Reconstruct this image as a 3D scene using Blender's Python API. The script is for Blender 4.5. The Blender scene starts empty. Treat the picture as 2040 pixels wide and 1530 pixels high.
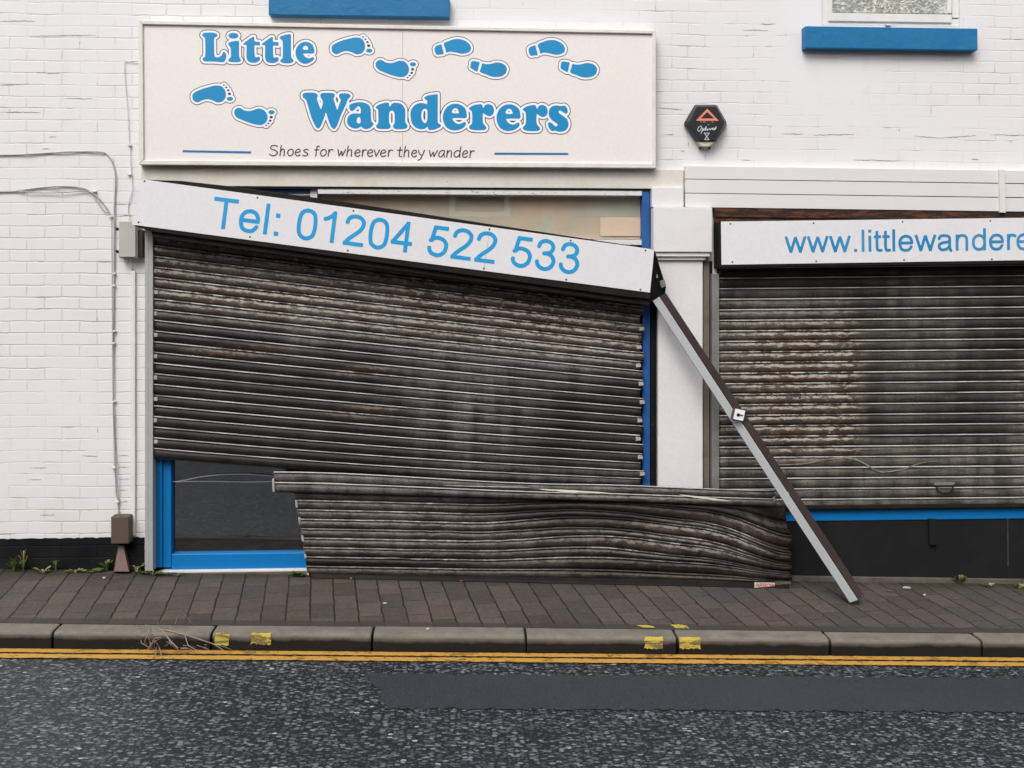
import bpy, math, random
import numpy as np
from mathutils import Vector, Matrix
random.seed(7)
S = bpy.context.scene
COL = S.collection
# ------------------------------------------------------------------ camera, sky, sun, exposure
F = 2000.0; CX = 1020.0; HY = 600.0          # focal length (photo px), principal column, horizon row
D0 = 7.14; HC = 1.93; YAW = math.radians(2.94)
cam = bpy.data.objects.new('camera', bpy.data.cameras.new('camera')); COL.objects.link(cam)
cam.location = (0, -D0, HC); cam.rotation_euler = (math.pi/2, 0, -YAW)
cam.data.sensor_width = 36; cam.data.lens = 36*F/2040
cam.data.shift_y = -(765-HY)/2040; cam.data.clip_end = 500
S.camera = cam
W = bpy.data.worlds.new('World'); S.world = W; W.use_nodes = True
wn = W.node_tree; bg = wn.nodes['Background']
sky = wn.nodes.new('ShaderNodeTexSky'); sky.sky_type = 'NISHITA'; sky.sun_disc = False
SUN_EL, SUN_AZ = math.radians(48), math.radians(203)   # azimuth clockwise from +Y
sky.sun_elevation = SUN_EL; sky.sun_rotation = SUN_AZ; sky.dust_density = 4; sky.air_density = 1.0
hs = wn.nodes.new('ShaderNodeHueSaturation'); hs.inputs['Saturation'].default_value = 0.32
wn.links.new(sky.outputs[0], hs.inputs['Color']); wn.links.new(hs.outputs[0], bg.inputs[0])
bg.inputs[1].default_value = 0.15
sl = bpy.data.lights.new('sun', 'SUN'); sl.energy = 0.9; sl.angle = math.radians(28); sl.color = (1, .965, .93)
so = bpy.data.objects.new('sun', sl); COL.objects.link(so)
sd = Vector((math.sin(SUN_AZ)*math.cos(SUN_EL), math.cos(SUN_AZ)*math.cos(SUN_EL), math.sin(SUN_EL)))
so.rotation_euler = sd.to_track_quat('Z', 'Y').to_euler(); so.location = (0, -6, 9)
S.view_settings.view_transform = 'Standard'; S.view_settings.look = 'None'
S.view_settings.exposure = 0.50; S.view_settings.gamma = 1
# ------------------------------------------------------------------ photo measurements -> world positions
cy_, sy_ = math.cos(YAW), math.sin(YAW)
def ray(px, py):
    u = (px-CX)/F; w = (HY-py)/F
    return Vector((u*cy_+sy_, -u*sy_+cy_, w))
def P(px, py, d=0.0):
    """world point seen at photo position (px,py) on the plane d metres in front of the wall"""
    r = ray(px, py); t = (D0-d)/r.y
    return Vector((r.x*t, -d, HC+r.z*t))
_a = P(290, 1137); XR, ZR = _a.x, _a.z
SLX, CF = 0.027, 0.04                        # street falls to the right; pavement falls to the kerb
def gz(x, d): return ZR - SLX*(x-XR) - CF*d
def hit(px, py, zf):
    lo, hi = -0.5, 6.5
    for _ in range(50):
        m = (lo+hi)/2; p = P(px, py, m)
        if p.z > zf(p.x, m): hi = m
        else: lo = m
    return P(px, py, (lo+hi)/2), (lo+hi)/2
def G(px, py): return hit(px, py, gz)
DK = (G(300, 1263)[1]+G(1700, 1271)[1])/2      # kerb front edge
KH = 0.105
def rz(x, d): return gz(x, DK) - KH + 0.022*(d-DK)
def R(px, py): return hit(px, py, rz)
# ------------------------------------------------------------------ materials
MATS = {}
class N:
    def __init__(s, name):
        s.m = bpy.data.materials.new(name); s.m.use_nodes = True
        s.t = s.m.node_tree; s.p = s.t.nodes['Principled BSDF']
    def n(s, typ, **kw):
        nd = s.t.nodes.new('ShaderNode'+typ)
        for k, v in kw.items():
            if k.startswith('i_'):
                key = k[2:]; nd.inputs[int(key) if key.isdigit() else key.replace('_', ' ')].default_value = v
            else: setattr(nd, k, v)
        return nd
    def l(s, a, b): s.t.links.new(a, b)
    def pos(s, sc=(1, 1, 1), loc=(0, 0, 0), rot=(0, 0, 0)):
        tc = s.n('TexCoord'); mp = s.n('Mapping'); mp.inputs[1].default_value = loc
        mp.inputs[2].default_value = rot; mp.inputs[3].default_value = sc
        s.l(tc.outputs['Object'], mp.inputs[0]); return mp.outputs[0]
    def noise(s, vec, scale, detail=4, rough=.55):
        nd = s.n('TexNoise'); nd.inputs['Scale'].default_value = scale
        nd.inputs['Detail'].default_value = detail; nd.inputs['Roughness'].default_value = rough
        s.l(vec, nd.inputs['Vector']); return nd.outputs['Fac']
    def ramp(s, fac, a, b, smooth=False):
        nd = s.n('MapRange'); nd.inputs[1].default_value = a; nd.inputs[2].default_value = b
        if smooth: nd.interpolation_type = 'SMOOTHSTEP'
        s.l(fac, nd.inputs[0]); return nd.outputs[0]
    def math(s, op, a, b=None, clamp=False):
        nd = s.n('Math'); nd.operation = op; nd.use_clamp = clamp
        for i, v in enumerate((a, b)):
            if v is None: continue
            if isinstance(v, (int, float)): nd.inputs[i].default_value = v
            else: s.l(v, nd.inputs[i])
        return nd.outputs[0]
    def mix(s, fac, a, b, typ='MIX'):
        nd = s.n('Mix'); nd.data_type = 'RGBA'; nd.blend_type = typ
        for i, v in ((0, fac), (6, a), (7, b)):
            if isinstance(v, (int, float)): nd.inputs[i].default_value = v
            elif isinstance(v, (tuple, list)): nd.inputs[i].default_value = (*v[:3], 1)
            else: s.l(v, nd.inputs[i])
        return nd.outputs[2]
    def bump(s, h, dist=.002, strength=1.0, prev=None):
        nd = s.n('Bump'); nd.inputs['Strength'].default_value = strength; nd.inputs['Distance'].default_value = dist
        s.l(h, nd.inputs['Height'])
        if prev is not None: s.l(prev, nd.inputs['Normal'])
        return nd.outputs[0]
    def out(s, col=None, rough=.6, nrm=None, metal=0.0, spec=.5):
        p = s.p
        if col is not None:
            if isinstance(col, (tuple, list)): p.inputs['Base Color'].default_value = (*col[:3], 1)
            else: s.l(col, p.inputs['Base Color'])
        if isinstance(rough, (int, float)): p.inputs['Roughness'].default_value = rough
        else: s.l(rough, p.inputs['Roughness'])
        if nrm is not None: s.l(nrm, p.inputs['Normal'])
        if isinstance(metal, (int, float)): p.inputs['Metallic'].default_value = metal
        else: s.l(metal, p.inputs['Metallic'])
        p.inputs['Specular IOR Level'].default_value = spec
        return s.m
def dirty(name, col, dirt=None, amt=.5, scale=3., rough=.55, metal=0., bumpd=.0012, fine=90., spots=0.0, spotcol=(.03, .025, .02), spec=.28, thr=(.45, .75), grain=.08):
    """a painted / plain surface with blotchy dirt, fine grain and optional specks"""
    m = N(name); v = m.pos()
    dirt = dirt or tuple(c*.6 for c in col)
    f = m.math('MULTIPLY', m.ramp(m.noise(v, scale, 8, .65), *thr), amt, True)
    c = m.mix(f, col, dirt)
    g = m.noise(v, fine, 3)
    c = m.mix(grain, c, m.mix(m.ramp(g, .3, .7), (.35, .35, .35), (1, 1, 1)), 'MULTIPLY')
    if spots > 0:
        sp = m.ramp(m.noise(v, 28, 5, .7), .72-spots*.12, .76-spots*.12)
        c = m.mix(m.math('MULTIPLY', sp, .85), c, spotcol)
    n1 = m.bump(m.noise(v, fine*.6, 4), bumpd)
    n1 = m.bump(m.noise(v, 4, 3), bumpd*6, 1, n1)
    MATS[name] = m.out(c, rough, n1, metal, spec); return MATS[name]

def brick_wall(name, base, ph=0.0, dark=False, level=1.0):
    m = N(name)
    tc = m.n('TexCoord'); sx = m.n('SeparateXYZ'); m.l(tc.outputs['Object'], sx.inputs[0])
    cb = m.n('CombineXYZ'); m.l(sx.outputs[0], cb.inputs[0]); m.l(sx.outputs[2], cb.inputs[1])
    v0 = cb.outputs[0]
    # wobble the courses a little
    nz = m.n('TexNoise', i_Scale=2.2, i_Detail=3.0); m.l(v0, nz.inputs['Vector'])
    sub = m.n('VectorMath'); sub.operation = 'SUBTRACT'; m.l(nz.outputs['Color'], sub.inputs[0]); sub.inputs[1].default_value = (.5, .5, .5)
    scl = m.n('VectorMath'); scl.operation = 'SCALE'; m.l(sub.outputs[0], scl.inputs[0]); scl.inputs['Scale'].default_value = .03
    nz2 = m.n('TexNoise', i_Scale=24.0, i_Detail=3.0); m.l(v0, nz2.inputs['Vector'])
    sub2 = m.n('VectorMath'); sub2.operation = 'SUBTRACT'; m.l(nz2.outputs['Color'], sub2.inputs[0]); sub2.inputs[1].default_value = (.5, .5, .5)
    scl2 = m.n('VectorMath'); scl2.operation = 'SCALE'; m.l(sub2.outputs[0], scl2.inputs[0]); scl2.inputs['Scale'].default_value = .009
    ad = m.n('VectorMath'); m.l(v0, ad.inputs[0]); m.l(scl.outputs[0], ad.inputs[1])
    ad2 = m.n('VectorMath'); m.l(ad.outputs[0], ad2.inputs[0]); m.l(scl2.outputs[0], ad2.inputs[1])
    mp = m.n('Mapping'); mp.inputs[1].default_value = (0.03, ph, 0); m.l(ad2.outputs[0], mp.inputs[0])
    def brick(ms, smooth):
        b = m.n('TexBrick'); b.offset = .5; b.squash = 1
        b.inputs['Scale'].default_value = 1; b.inputs['Mortar Size'].default_value = ms
        b.inputs['Mortar Smooth'].default_value = smooth; b.inputs['Brick Width'].default_value = .238
        b.inputs['Row Height'].default_value = .0822
        m.l(mp.outputs[0], b.inputs['Vector']); return b
    b1 = brick(.0065, .9); b2 = brick(.0024, .3)
    big = m.noise(v0, .9, 5); mid = m.noise(v0, 4.5, 5, .6); fine = m.noise(v0, 60, 4)
    # how deep the joints show: more on the left, faint on the right
    side = m.math('MULTIPLY', m.ramp(sx.outputs[0], -2.0, .6), -.13)
    show = m.math('MULTIPLY', m.ramp(m.math('ADD', m.math('ADD', mid, big), side), .78, 1.14), level, True)
    show = m.math('ADD', m.math('MULTIPLY', show, 1.0), .035)
    joint = m.math('MULTIPLY', b1.outputs['Fac'], show)
    # open cracked joints: only on bed joints here and there
    v1 = m.n('Mapping'); v1.inputs[3].default_value = (2.6, 14, 1); m.l(v0, v1.inputs[0])
    ck = m.ramp(m.noise(v1.outputs[0], 1.0, 6, .7), .575, .66)
    ck = m.math('MULTIPLY', ck, m.ramp(mid, .40, .55), True)
    crack = m.math('MULTIPLY', b2.outputs['Fac'], ck)
    if dark:
        c = m.mix(m.ramp(mid, .35, .75), base, tuple(x*1.9 for x in base))
        c = m.mix(m.math('MULTIPLY', joint, .5), c, (.004, .004, .005))
        grn = m.math('MULTIPLY', m.ramp(sx.outputs[2], ZR+.19, ZR+.0), m.ramp(mid, .35, .6), True)
        c = m.mix(m.math('MULTIPLY', grn, .5), c, (.02, .026, .012))
    else:
        c = m.mix(m.ramp(big, .3, .75), base, tuple(x*k for x, k in zip(base, (.95, .94, .92))))
        c = m.mix(m.math('MULTIPLY', m.ramp(mid, .56, .8), .35), c, (.60, .57, .52))
        low = m.math('MULTIPLY', m.ramp(sx.outputs[2], .95, .15), m.ramp(mid, .25, .8), True)
        c = m.mix(m.math('MULTIPLY', low, .34), c, (.58, .54, .48))
        vs_ = m.n('Mapping'); vs_.inputs[3].default_value = (5, .7, 1); m.l(v0, vs_.inputs[0])
        drip = m.ramp(m.noise(vs_.outputs[0], 1.0, 6, .7), .60, .78)
        c = m.mix(m.math('MULTIPLY', drip, .16), c, (.42, .39, .35))
        c = m.mix(m.math('MULTIPLY', joint, .22), c, (.30, .29, .28))
        sp = m.ramp(m.noise(v0, 19, 4, .7), .73, .78)
        c = m.mix(m.math('MULTIPLY', sp, .35), c, (.35, .33, .30))
        c = m.mix(m.math('MULTIPLY', crack, .9), c, (.10, .09, .08))
    h = m.math('SUBTRACT', m.math('MULTIPLY', mid, .5), joint)
    h = m.math('SUBTRACT', h, m.math('MULTIPLY', crack, 1.2))
    n1 = m.bump(h, .0022); n1 = m.bump(fine, .0005, 1, n1)
    MATS[name] = m.out(c, .7, n1, 0, .1 if dark else .3); return MATS[name]

def shutter_mat(name, dark, pale, rustc=(.070, .036, .020), line=(.62, .61, .59), br=1.0, crush=0.0):
    """painted steel laths: UV = metres along, lath number; attribute 'wear' = rust / pale / painted lip highlight"""
    m = N(name)
    uv = m.n('UVMap'); uv.uv_map = 'UVMap'
    at = m.n('Attribute'); at.attribute_name = 'wear'; sp = m.n('SeparateColor'); m.l(at.outputs['Color'], sp.inputs[0])
    rust, pl, edge = sp.outputs[0], sp.outputs[1], sp.outputs[2]
    def mp(sc, loc=(0, 0, 0)):
        q = m.n('Mapping'); q.inputs[3].default_value = sc; q.inputs[1].default_value = loc
        m.l(uv.outputs[0], q.inputs[0]); return q.outputs[0]
    streak = m.noise(mp((2.2, 3.1, 1)), 1.6, 8, .68)
    grain = m.noise(mp((75, 11, 1)), 1.0, 4, .7)
    blot = m.noise(mp((1.1, .33, 1), (3, 1, 0)), 1.5, 7, .65)
    wid = m.noise(mp((16, 3.2, 1), (1, 5, 0)), 1.0, 7, .75)
    dash = m.noise(mp((11, 1.6, 1), (7, 2, 0)), 1.0, 5, .7)
    su = m.n('SeparateXYZ'); m.l(uv.outputs[0], su.inputs[0]); lf = m.math('FRACT', su.outputs[1])
    c = m.mix(m.ramp(blot, .35, .68), dark, tuple(x*2.3 for x in dark))
    pf = m.math('ADD', m.math('MULTIPLY', pl, 1.15), .04)
    vert = m.noise(mp((7, .10, 1), (2, 0, 0)), 1.0, 5, .6)  # vertical bands of glossy reflection, painted into the pale tone
    pf = m.math('MULTIPLY', pf, m.math('ADD', m.math('MULTIPLY', m.ramp(vert, .38, .62), .9), .25))
    pf = m.math('MULTIPLY', pf, m.ramp(m.math('ADD', m.math('ADD', streak, m.math('MULTIPLY', grain, .5)), m.math('MULTIPLY', m.ramp(lf, .15, .6), .12)), .62, .93), True)
    c = m.mix(pf, c, pale)
    c = m.mix(m.math('MULTIPLY', m.math('MULTIPLY', rust, .8), m.ramp(m.math('ADD', streak, m.math('MULTIPLY', grain, .3)), .5, .75), True), c, tuple((x*.8+.028) for x in rustc))
    rr_ = m.ramp(m.math('ADD', m.math('ADD', m.math('MULTIPLY', wid, .55), m.math('MULTIPLY', grain, .3)), m.math('MULTIPLY', m.math('SUBTRACT', streak, .5), .8)), .40, .56)
    rf = m.math('MULTIPLY', m.math('MULTIPLY', rust, rr_), m.math('ADD', m.math('MULTIPLY', m.ramp(lf, .38, .58), .8), .25), True)
    c = m.mix(rf, c, m.mix(m.ramp(grain, .35, .7), tuple(x*.55 for x in rustc), tuple(x*1.7 for x in rustc)))
    cf = m.math('MULTIPLY', m.math('MULTIPLY', rust, m.math('ADD', pl, .3)), m.ramp(m.math('ADD', wid, m.math('MULTIPLY', m.ramp(m.math('ABSOLUTE', m.math('SUBTRACT', lf, .38)), .22, .04), .14)), .575, .63), True)
    c = m.mix(cf, c, (.40, .37, .32))
    lip_glint = m.math('MULTIPLY', m.ramp(edge, .35, .85), m.ramp(m.math('ADD', streak, m.math('MULTIPLY', pl, .12)), .30, .60), True)  # light caught on each lath lip, painted in as a pale line
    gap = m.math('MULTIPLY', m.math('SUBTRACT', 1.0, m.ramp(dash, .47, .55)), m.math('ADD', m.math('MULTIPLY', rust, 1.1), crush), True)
    lip_glint = m.math('MULTIPLY', lip_glint, m.math('SUBTRACT', 1.0, gap), True)
    c = m.mix(m.math('MULTIPLY', lip_glint, .85*br, True), c, line)
    c = m.mix(.55, c, m.mix(m.ramp(grain, .3, .7), (.3, .3, .3), (1, 1, 1)), 'MULTIPLY')
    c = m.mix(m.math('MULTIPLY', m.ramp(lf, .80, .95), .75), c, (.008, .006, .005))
    rg = m.ramp(streak, .2, .8); rr = m.n('MapRange'); rr.inputs[3].default_value = .38; rr.inputs[4].default_value = .66; m.l(rg, rr.inputs[0])
    n1 = m.bump(grain, .0006); n1 = m.bump(wid, .0016, 1, n1)
    MATS[name] = m.out(c, rr.outputs[0], n1, .0, .22); return MATS[name]

def pavement_mat():
    m = N('pavement_blocks')
    tc = m.n('TexCoord'); v0 = tc.outputs['Object']
    nz = m.n('TexNoise', i_Scale=9.0, i_Detail=6.0, i_Roughness=.7); m.l(v0, nz.inputs['Vector'])
    sub = m.n('VectorMath'); sub.operation = 'SUBTRACT'; m.l(nz.outputs['Color'], sub.inputs[0]); sub.inputs[1].default_value = (.5, .5, .5)
    scl = m.n('VectorMath'); scl.operation = 'SCALE'; m.l(sub.outputs[0], scl.inputs[0]); scl.inputs['Scale'].default_value = .034
    ad = m.n('VectorMath'); m.l(v0, ad.inputs[0]); m.l(scl.outputs[0], ad.inputs[1]); vw = ad.outputs[0]
    a = math.radians(-8.0)
    def dot(vec):
        d = m.n('VectorMath'); d.operation = 'DOT_PRODUCT'; m.l(vw, d.inputs[0]); d.inputs[1].default_value = vec; return d.outputs['Value']
    al = dot((math.sin(a), math.cos(a), 0)); ac = dot((math.cos(a), -math.sin(a), 0))
    cb = m.n('CombineXYZ'); m.l(al, cb.inputs[0]); m.l(ac, cb.inputs[1])
    b = m.n('TexBrick'); b.offset = .41; b.offset_frequency = 2
    b.inputs['Color1'].default_value = (0, 0, 0, 1); b.inputs['Color2'].default_value = (1, 1, 1, 1); b.inputs['Mortar'].default_value = (.5, .5, .5, 1)
    b.inputs['Scale'].default_value = 1; b.inputs['Mortar Size'].default_value = .0034; b.inputs['Mortar Smooth'].default_value = .4
    b.inputs['Brick Width'].default_value = .255; b.inputs['Row Height'].default_value = .1485
    m.l(cb.outputs[0], b.inputs['Vector'])
    fr = m.math('FRACT', m.math('DIVIDE', ac, .1485)); df = m.math('ABSOLUTE', m.math('SUBTRACT', fr, .5))
    colj = m.ramp(df, .458, .488)
    big = m.noise(v0, 1.6, 6); mid = m.noise(v0, 9, 5, .6); fine = m.noise(v0, 120, 3, .7)
    sx = m.n('SeparateXYZ'); m.l(v0, sx.inputs[0])
    rnd = m.math('ADD', m.math('MULTIPLY', b.outputs['Color'], .6), m.math('MULTIPLY', mid, .4))
    c = m.mix(m.ramp(rnd, .15, .85), (.066, .053, .045), (.136, .108, .090))
    c = m.mix(m.ramp(big, .4, .7), c, (.085, .079, .075))
    c = m.mix(.6, c, m.mix(m.ramp(m.noise(m.pos(sc=(.5, 1, 1)), 75, 4, .75), .35, .65), (.42, .42, .42), (1.1, 1.1, 1.1)), 'MULTIPLY')
    spk = m.ramp(m.noise(v0, 70, 2, .5), .735, .76)
    c = m.mix(m.math('MULTIPLY', spk, .6), c, (.36, .33, .29))
    wallside = m.math('MULTIPLY', m.ramp(sx.outputs[1], -.26, -.02), m.ramp(m.math('ADD', big, mid), .7, 1.05), True)
    c = m.mix(m.math('MULTIPLY', wallside, .9), c, (.028, .027, .014))
    j = m.math('MAXIMUM', m.math('MULTIPLY', colj, m.ramp(mid, .2, .5)), m.math('MULTIPLY', b.outputs['Fac'], m.math('MULTIPLY', m.ramp(mid, .30, .55), .8)))
    c = m.mix(m.math('MULTIPLY', j, .88), c, (.012, .011, .008))
    kb = m.ramp(m.math('ADD', sx.outputs[1], m.math('MULTIPLY', m.math('SUBTRACT', mid, .5), .03)), -(DK-.128)+.095, -(DK-.128)+.085)
    c = m.mix(m.math('MULTIPLY', kb, .75), c, (.048, .042, .038))
    j = m.math('MULTIPLY', j, m.math('SUBTRACT', 1.0, m.math('MULTIPLY', kb, .9)))
    h = m.math('SUBTRACT', m.math('ADD', m.math('MULTIPLY', mid, .35), m.math('MULTIPLY', rnd, .45)), j)
    n1 = m.bump(h, .005); n1 = m.bump(fine, .001, 1, n1)
    return m.out(c, .8, n1, 0, .15)

def road_mat(name, smooth=False):
    m = N(name); v0 = m.pos()
    fine = m.noise(v0, 160, 3, .7); big = m.noise(v0, .7, 4)
    if smooth:
        f2 = m.noise(m.pos(sc=(.7, 1, 1)), 190, 3, .8)
        c = m.mix(m.ramp(big, .35, .65), (.015, .019, .025), (.027, .033, .041))
        c = m.mix(m.ramp(f2, .50, .66), c, (.095, .11, .125))
        c = m.mix(.4, c, m.mix(m.ramp(fine, .3, .7), (.5, .5, .5), (1, 1, 1)), 'MULTIPLY')
        return m.out(c, .62, m.bump(fine, .0012), 0, .5)
    def vor(scale, loc):
        v = m.n('TexVoronoi'); v.feature = 'F1'; v.inputs['Scale'].default_value = scale
        v.inputs['Randomness'].default_value = 1
        m.l(m.pos(sc=(.62, 1, 1), loc=loc), v.inputs['Vector'])
        s = m.n('SeparateColor'); m.l(v.outputs['Color'], s.inputs[0]); return v.outputs['Distance'], s
    d1, s1 = vor(54, (0, 0, 0)); d2, s2 = vor(84, (3.3, 1.7, 0))
    def chips(d, s, r, keep):
        k = m.ramp(s.outputs[0], keep, keep+.01)
        dd = m.math('ADD', d, m.math('MULTIPLY', m.math('SUBTRACT', fine, .5), .35))
        return m.math('MULTIPLY', m.ramp(dd, r, r-.1), k)
    m1 = chips(d1, s1, .54, .36); m2 = chips(d2, s2, .46, .52)
    base = m.mix(m.ramp(fine, .3, .75), (.006, .007, .008), (.024, .026, .029))
    c1 = m.mix(m.math('POWER', s1.outputs[1], 2.2), (.055, .068, .076), (.245, .285, .30))
    c2 = m.mix(m.math('POWER', s2.outputs[1], 2.4), (.035, .044, .050), (.17, .20, .21))
    c = m.mix(m2, base, c2); c = m.mix(m1, c, c1)
    br = m.math('MULTIPLY', m.ramp(s1.outputs[2], .991, .993), m1)
    c = m.mix(br, c, (.48, .50, .50))
    c = m.mix(.6, c, m.mix(m.ramp(big, .35, .7), (.60, .61, .64), (1, 1, 1)), 'MULTIPLY')
    h = m.math('ADD', m.math('MULTIPLY', m1, 1.0), m.math('MULTIPLY', m2, .6))
    n1 = m.bump(h, .003); n1 = m.bump(fine, .0015, 1, n1)
    return m.out(c, .52, n1, 0, .5)

def kerb_mat():
    m = N('kerb_concrete'); v0 = m.pos()
    sx = m.n('SeparateXYZ'); m.l(v0, sx.inputs[0])
    # height below the kerb top edge, following the fall of the street
    zl = m.math('ADD', sx.outputs[2], m.math('MULTIPLY', sx.outputs[0], SLX))
    ztop = gz(0, DK)
    mid = m.noise(v0, 7, 6, .65); fine = m.noise(v0, 110, 4, .7); big = m.noise(v0, 1.3, 3)
    c = m.mix(m.ramp(mid, .3, .7), (.135, .122, .102), (.215, .198, .168))
    c = m.mix(m.ramp(fine, .6, .8), c, (.07, .06, .05))
    # face darkens towards the bottom, the change broken up by noise
    q = m.math('ADD', m.math('SUBTRACT', ztop, zl), m.math('MULTIPLY', m.math('SUBTRACT', m.math('ADD', mid, big), 1.0), .05))
    c = m.mix(m.math('MULTIPLY', m.ramp(q, .012, .044), .96), c, (.009, .008, .0075))
    q2 = m.ramp(m.noise(v0, 26, 5, .7), .62, .72)
    c = m.mix(m.math('MULTIPLY', q2, .6), c, (.05, .045, .04))
    return m.out(c, .85, m.bump(fine, .0015, 1, m.bump(mid, .006)), 0, .12)

def glass_mat():
    m = N('window_glass')
    t = m.t; out = t.nodes['Material Output']
    gl = m.n('BsdfGlossy'); gl.inputs['Roughness'].default_value = .015; gl.inputs['Color'].default_value = (.9, .95, 1, 1)
    tr = m.n('BsdfTransparent'); tr.inputs['Color'].default_value = (.93, .95, .94, 1)
    lw = m.n('LayerWeight'); lw.inputs[0].default_value = .5; fr_ = m.math('ADD', m.math('MULTIPLY', m.math('POWER', lw.outputs['Facing'], 5.0), .85), .11, True)
    nb = m.bump(m.noise(m.pos(), 1.1, 2), .002); m.l(nb, gl.inputs['Normal'])
    mx = m.n('MixShader'); m.l(fr_, mx.inputs[0]); m.l(tr.outputs[0], mx.inputs[1]); m.l(gl.outputs[0], mx.inputs[2])
    m.l(mx.outputs[0], out.inputs['Surface']); return m.m

def frosted_mat():
    m = N('patterned_glass'); v = m.pos(sc=(1, 1, 1.6))
    nz = m.n('TexNoise', i_Scale=10.0, i_Detail=2.0, i_Distortion=2.5); m.l(v, nz.inputs['Vector'])
    k = m.ramp(nz.outputs['Fac'], .47, .55)
    k2 = m.ramp(m.noise(v, 34, 3), .45, .6)
    big = m.noise(v, 2.0, 3)
    c = m.mix(m.ramp(big, .42, .62), (.25, .28, .24), (.42, .37, .30))
    c = m.mix(m.math('MULTIPLY', m.math('ADD', k, k2), .5, True), m.mix(.5, c, (.12, .14, .12)), (.60, .62, .57))
    return m.out(c, .18, m.bump(m.math('ADD', k, m.math('MULTIPLY', k2, .5)), .004), 0, .8)

def peel_mat(name, a, b, thr=.5):
    m = N(name); v = m.pos(sc=(1, 1, 5))
    n1 = m.ramp(m.noise(v, 7, 8, .72), thr, thr+.05)
    c = m.mix(n1, a, b); c = m.mix(m.ramp(m.noise(v, 30, 4, .7), .6, .68), c, tuple(x*.3 for x in b))
    return m.out(c, .7, m.bump(n1, .002), 0, .3)

def vinyl_mat(name, col, fade):
    m = N(name); v = m.pos()
    f = m.ramp(m.noise(v, 3.5, 4), .42, .68)
    c = m.mix(m.math('MULTIPLY', f, .5), col, fade)
    return m.out(c, .4, None, 0, .4)

M = {}
M['wall'] = brick_wall('white_painted_brick', (.722, .712, .718), ph=.018)
M['plinth'] = brick_wall('black_painted_brick', (.006, .006, .0075), ph=.018, dark=True)
M['white'] = dirty('white_paint', (.72, .705, .71), (.66, .63, .60), .35, 2.5, .5, spots=.1, fine=60)
M['cream'] = dirty('cream_board', (.66, .63, .565), (.50, .42, .30), .45, 5, .55, spots=.45, fine=50)
M['upvc'] = dirty('white_plastic', (.72, .71, .68), (.55, .52, .46), .4, 6, .35, bumpd=.0004)
M['upvc2'] = dirty('shiplap_plastic', (.70, .682, .682), (.66, .63, .62), .35, 1.3, .4, bumpd=.0004)
M['signpanel'] = dirty('cream_sign_panel', (.775, .73, .705), (.755, .705, .68), .4, 2, .38, bumpd=.0002, fine=40)
M['alu'] = dirty('white_sign_frame', (.72, .69, .65), (.50, .44, .36), .4, 9, .4, bumpd=.0003)
M['hoodpanel'] = dirty('white_hood_panel', (.72, .712, .73), (.67, .66, .67), .4, 2, .36, bumpd=.0002, fine=40)
M['black'] = dirty('black_paint', (.007, .007, .008), (.018, .018, .018), .5, 9, .6, spec=.12, spots=.2, spotcol=(.08, .07, .06))
M['hood'] = dirty('dark_brown_steel', (.013, .011, .010), (.026, .020, .015), .8, 7, .65, .0, spec=.12, spots=.4, spotcol=(.12, .10, .08))
M['rustbeam'] = peel_mat('rusty_beam', (.10, .035, .015), (.025, .016, .012), .47)
M['blue'] = dirty('blue_paint', (.003, .165, .455), (.005, .145, .39), .5, 2, .42, bumpd=.0004, fine=30)
M['bluesill'] = dirty('blue_sill_paint', (.010, .150, .325), (.022, .165, .32), .5, 5, .5, bumpd=.0022, spots=.15, spotcol=(.03, .08, .2))
M['bluewood'] = dirty('worn_blue_paint', (.022, .105, .33), (.015, .05, .16), .6, 8, .5, spots=.5, spotcol=(.015, .03, .08))
M['peelwhite'] = peel_mat('peeling_white_paint', (.66, .65, .63), (.16, .14, .12), .60)
M['galv'] = dirty('galvanised_steel', (.40, .405, .40), (.32, .325, .32), .6, 3, .5, .15, bumpd=.0003, fine=40)
M['galvdirty'] = dirty('dull_galvanised_steel', (.235, .24, .225), (.11, .10, .085), .65, 5, .5, .25, bumpd=.0005, spots=.2)
M['railface'] = dirty('pale_rail_steel', (.60, .64, .66), (.48, .50, .50), .5, 3, .45, .1, bumpd=.0003)
M['brownsteel'] = dirty('brown_primed_steel', (.042, .026, .023), (.075, .045, .032), .7, 4, .5, .1, spots=.4, spotcol=(.16, .11, .07))
M['brownwood'] = dirty('weathered_brown_timber', (.17, .135, .11), (.08, .062, .05), .7, 9, .7, spots=.3)
M['brownwood2'] = dirty('old_filler', (.05, .045, .038), (.02, .02, .02), .8, 12, .8, thr=(.4, .6))
M['greywall'] = dirty('dark_grey_render', (.0125, .0128, .0135), (.022, .021, .020), .7, 3, .7, spec=.12, bumpd=.001, spots=.22, spotcol=(.16, .15, .13))
M['concrete'] = dirty('worn_concrete', (.115, .098, .082), (.05, .043, .034), .7, 8, .8, bumpd=.003, spots=.4, spotcol=(.05, .045, .035))
M['gap'] = dirty('open_mortar_joint', (.30, .28, .26), (.12, .11, .10), .8, 14, .8, thr=(.4, .6))
M['scrawl'] = dirty('faded_paint_scrawl', (.26, .24, .20), (.10, .09, .075), .8, 20, .7, thr=(.42, .6))
M['boxgrey'] = dirty('grey_steel_box', (.46, .44, .42), (.36, .33, .30), .4, 6, .45, bumpd=.0004)
M['boxbrown'] = dirty('brown_plastic_box', (.100, .072, .055), (.065, .05, .04), .6, 5, .6, bumpd=.0006)
M['cone'] = dirty('dull_pinkish_brown_plastic', (.175, .115, .105), (.11, .075, .068), .5, 6, .6)
M['cable'] = dirty('painted_cable', (.42, .41, .40), (.25, .24, .23), .6, 6, .6)
M['cablewhite'] = dirty('white_painted_cable', (.74, .73, .72), (.55, .53, .5), .5, 8, .5)
M['alarm'] = dirty('black_alarm_plastic', (.022, .023, .027), (.05, .05, .05), .35, 14, .38, bumpd=.0003)
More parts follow.
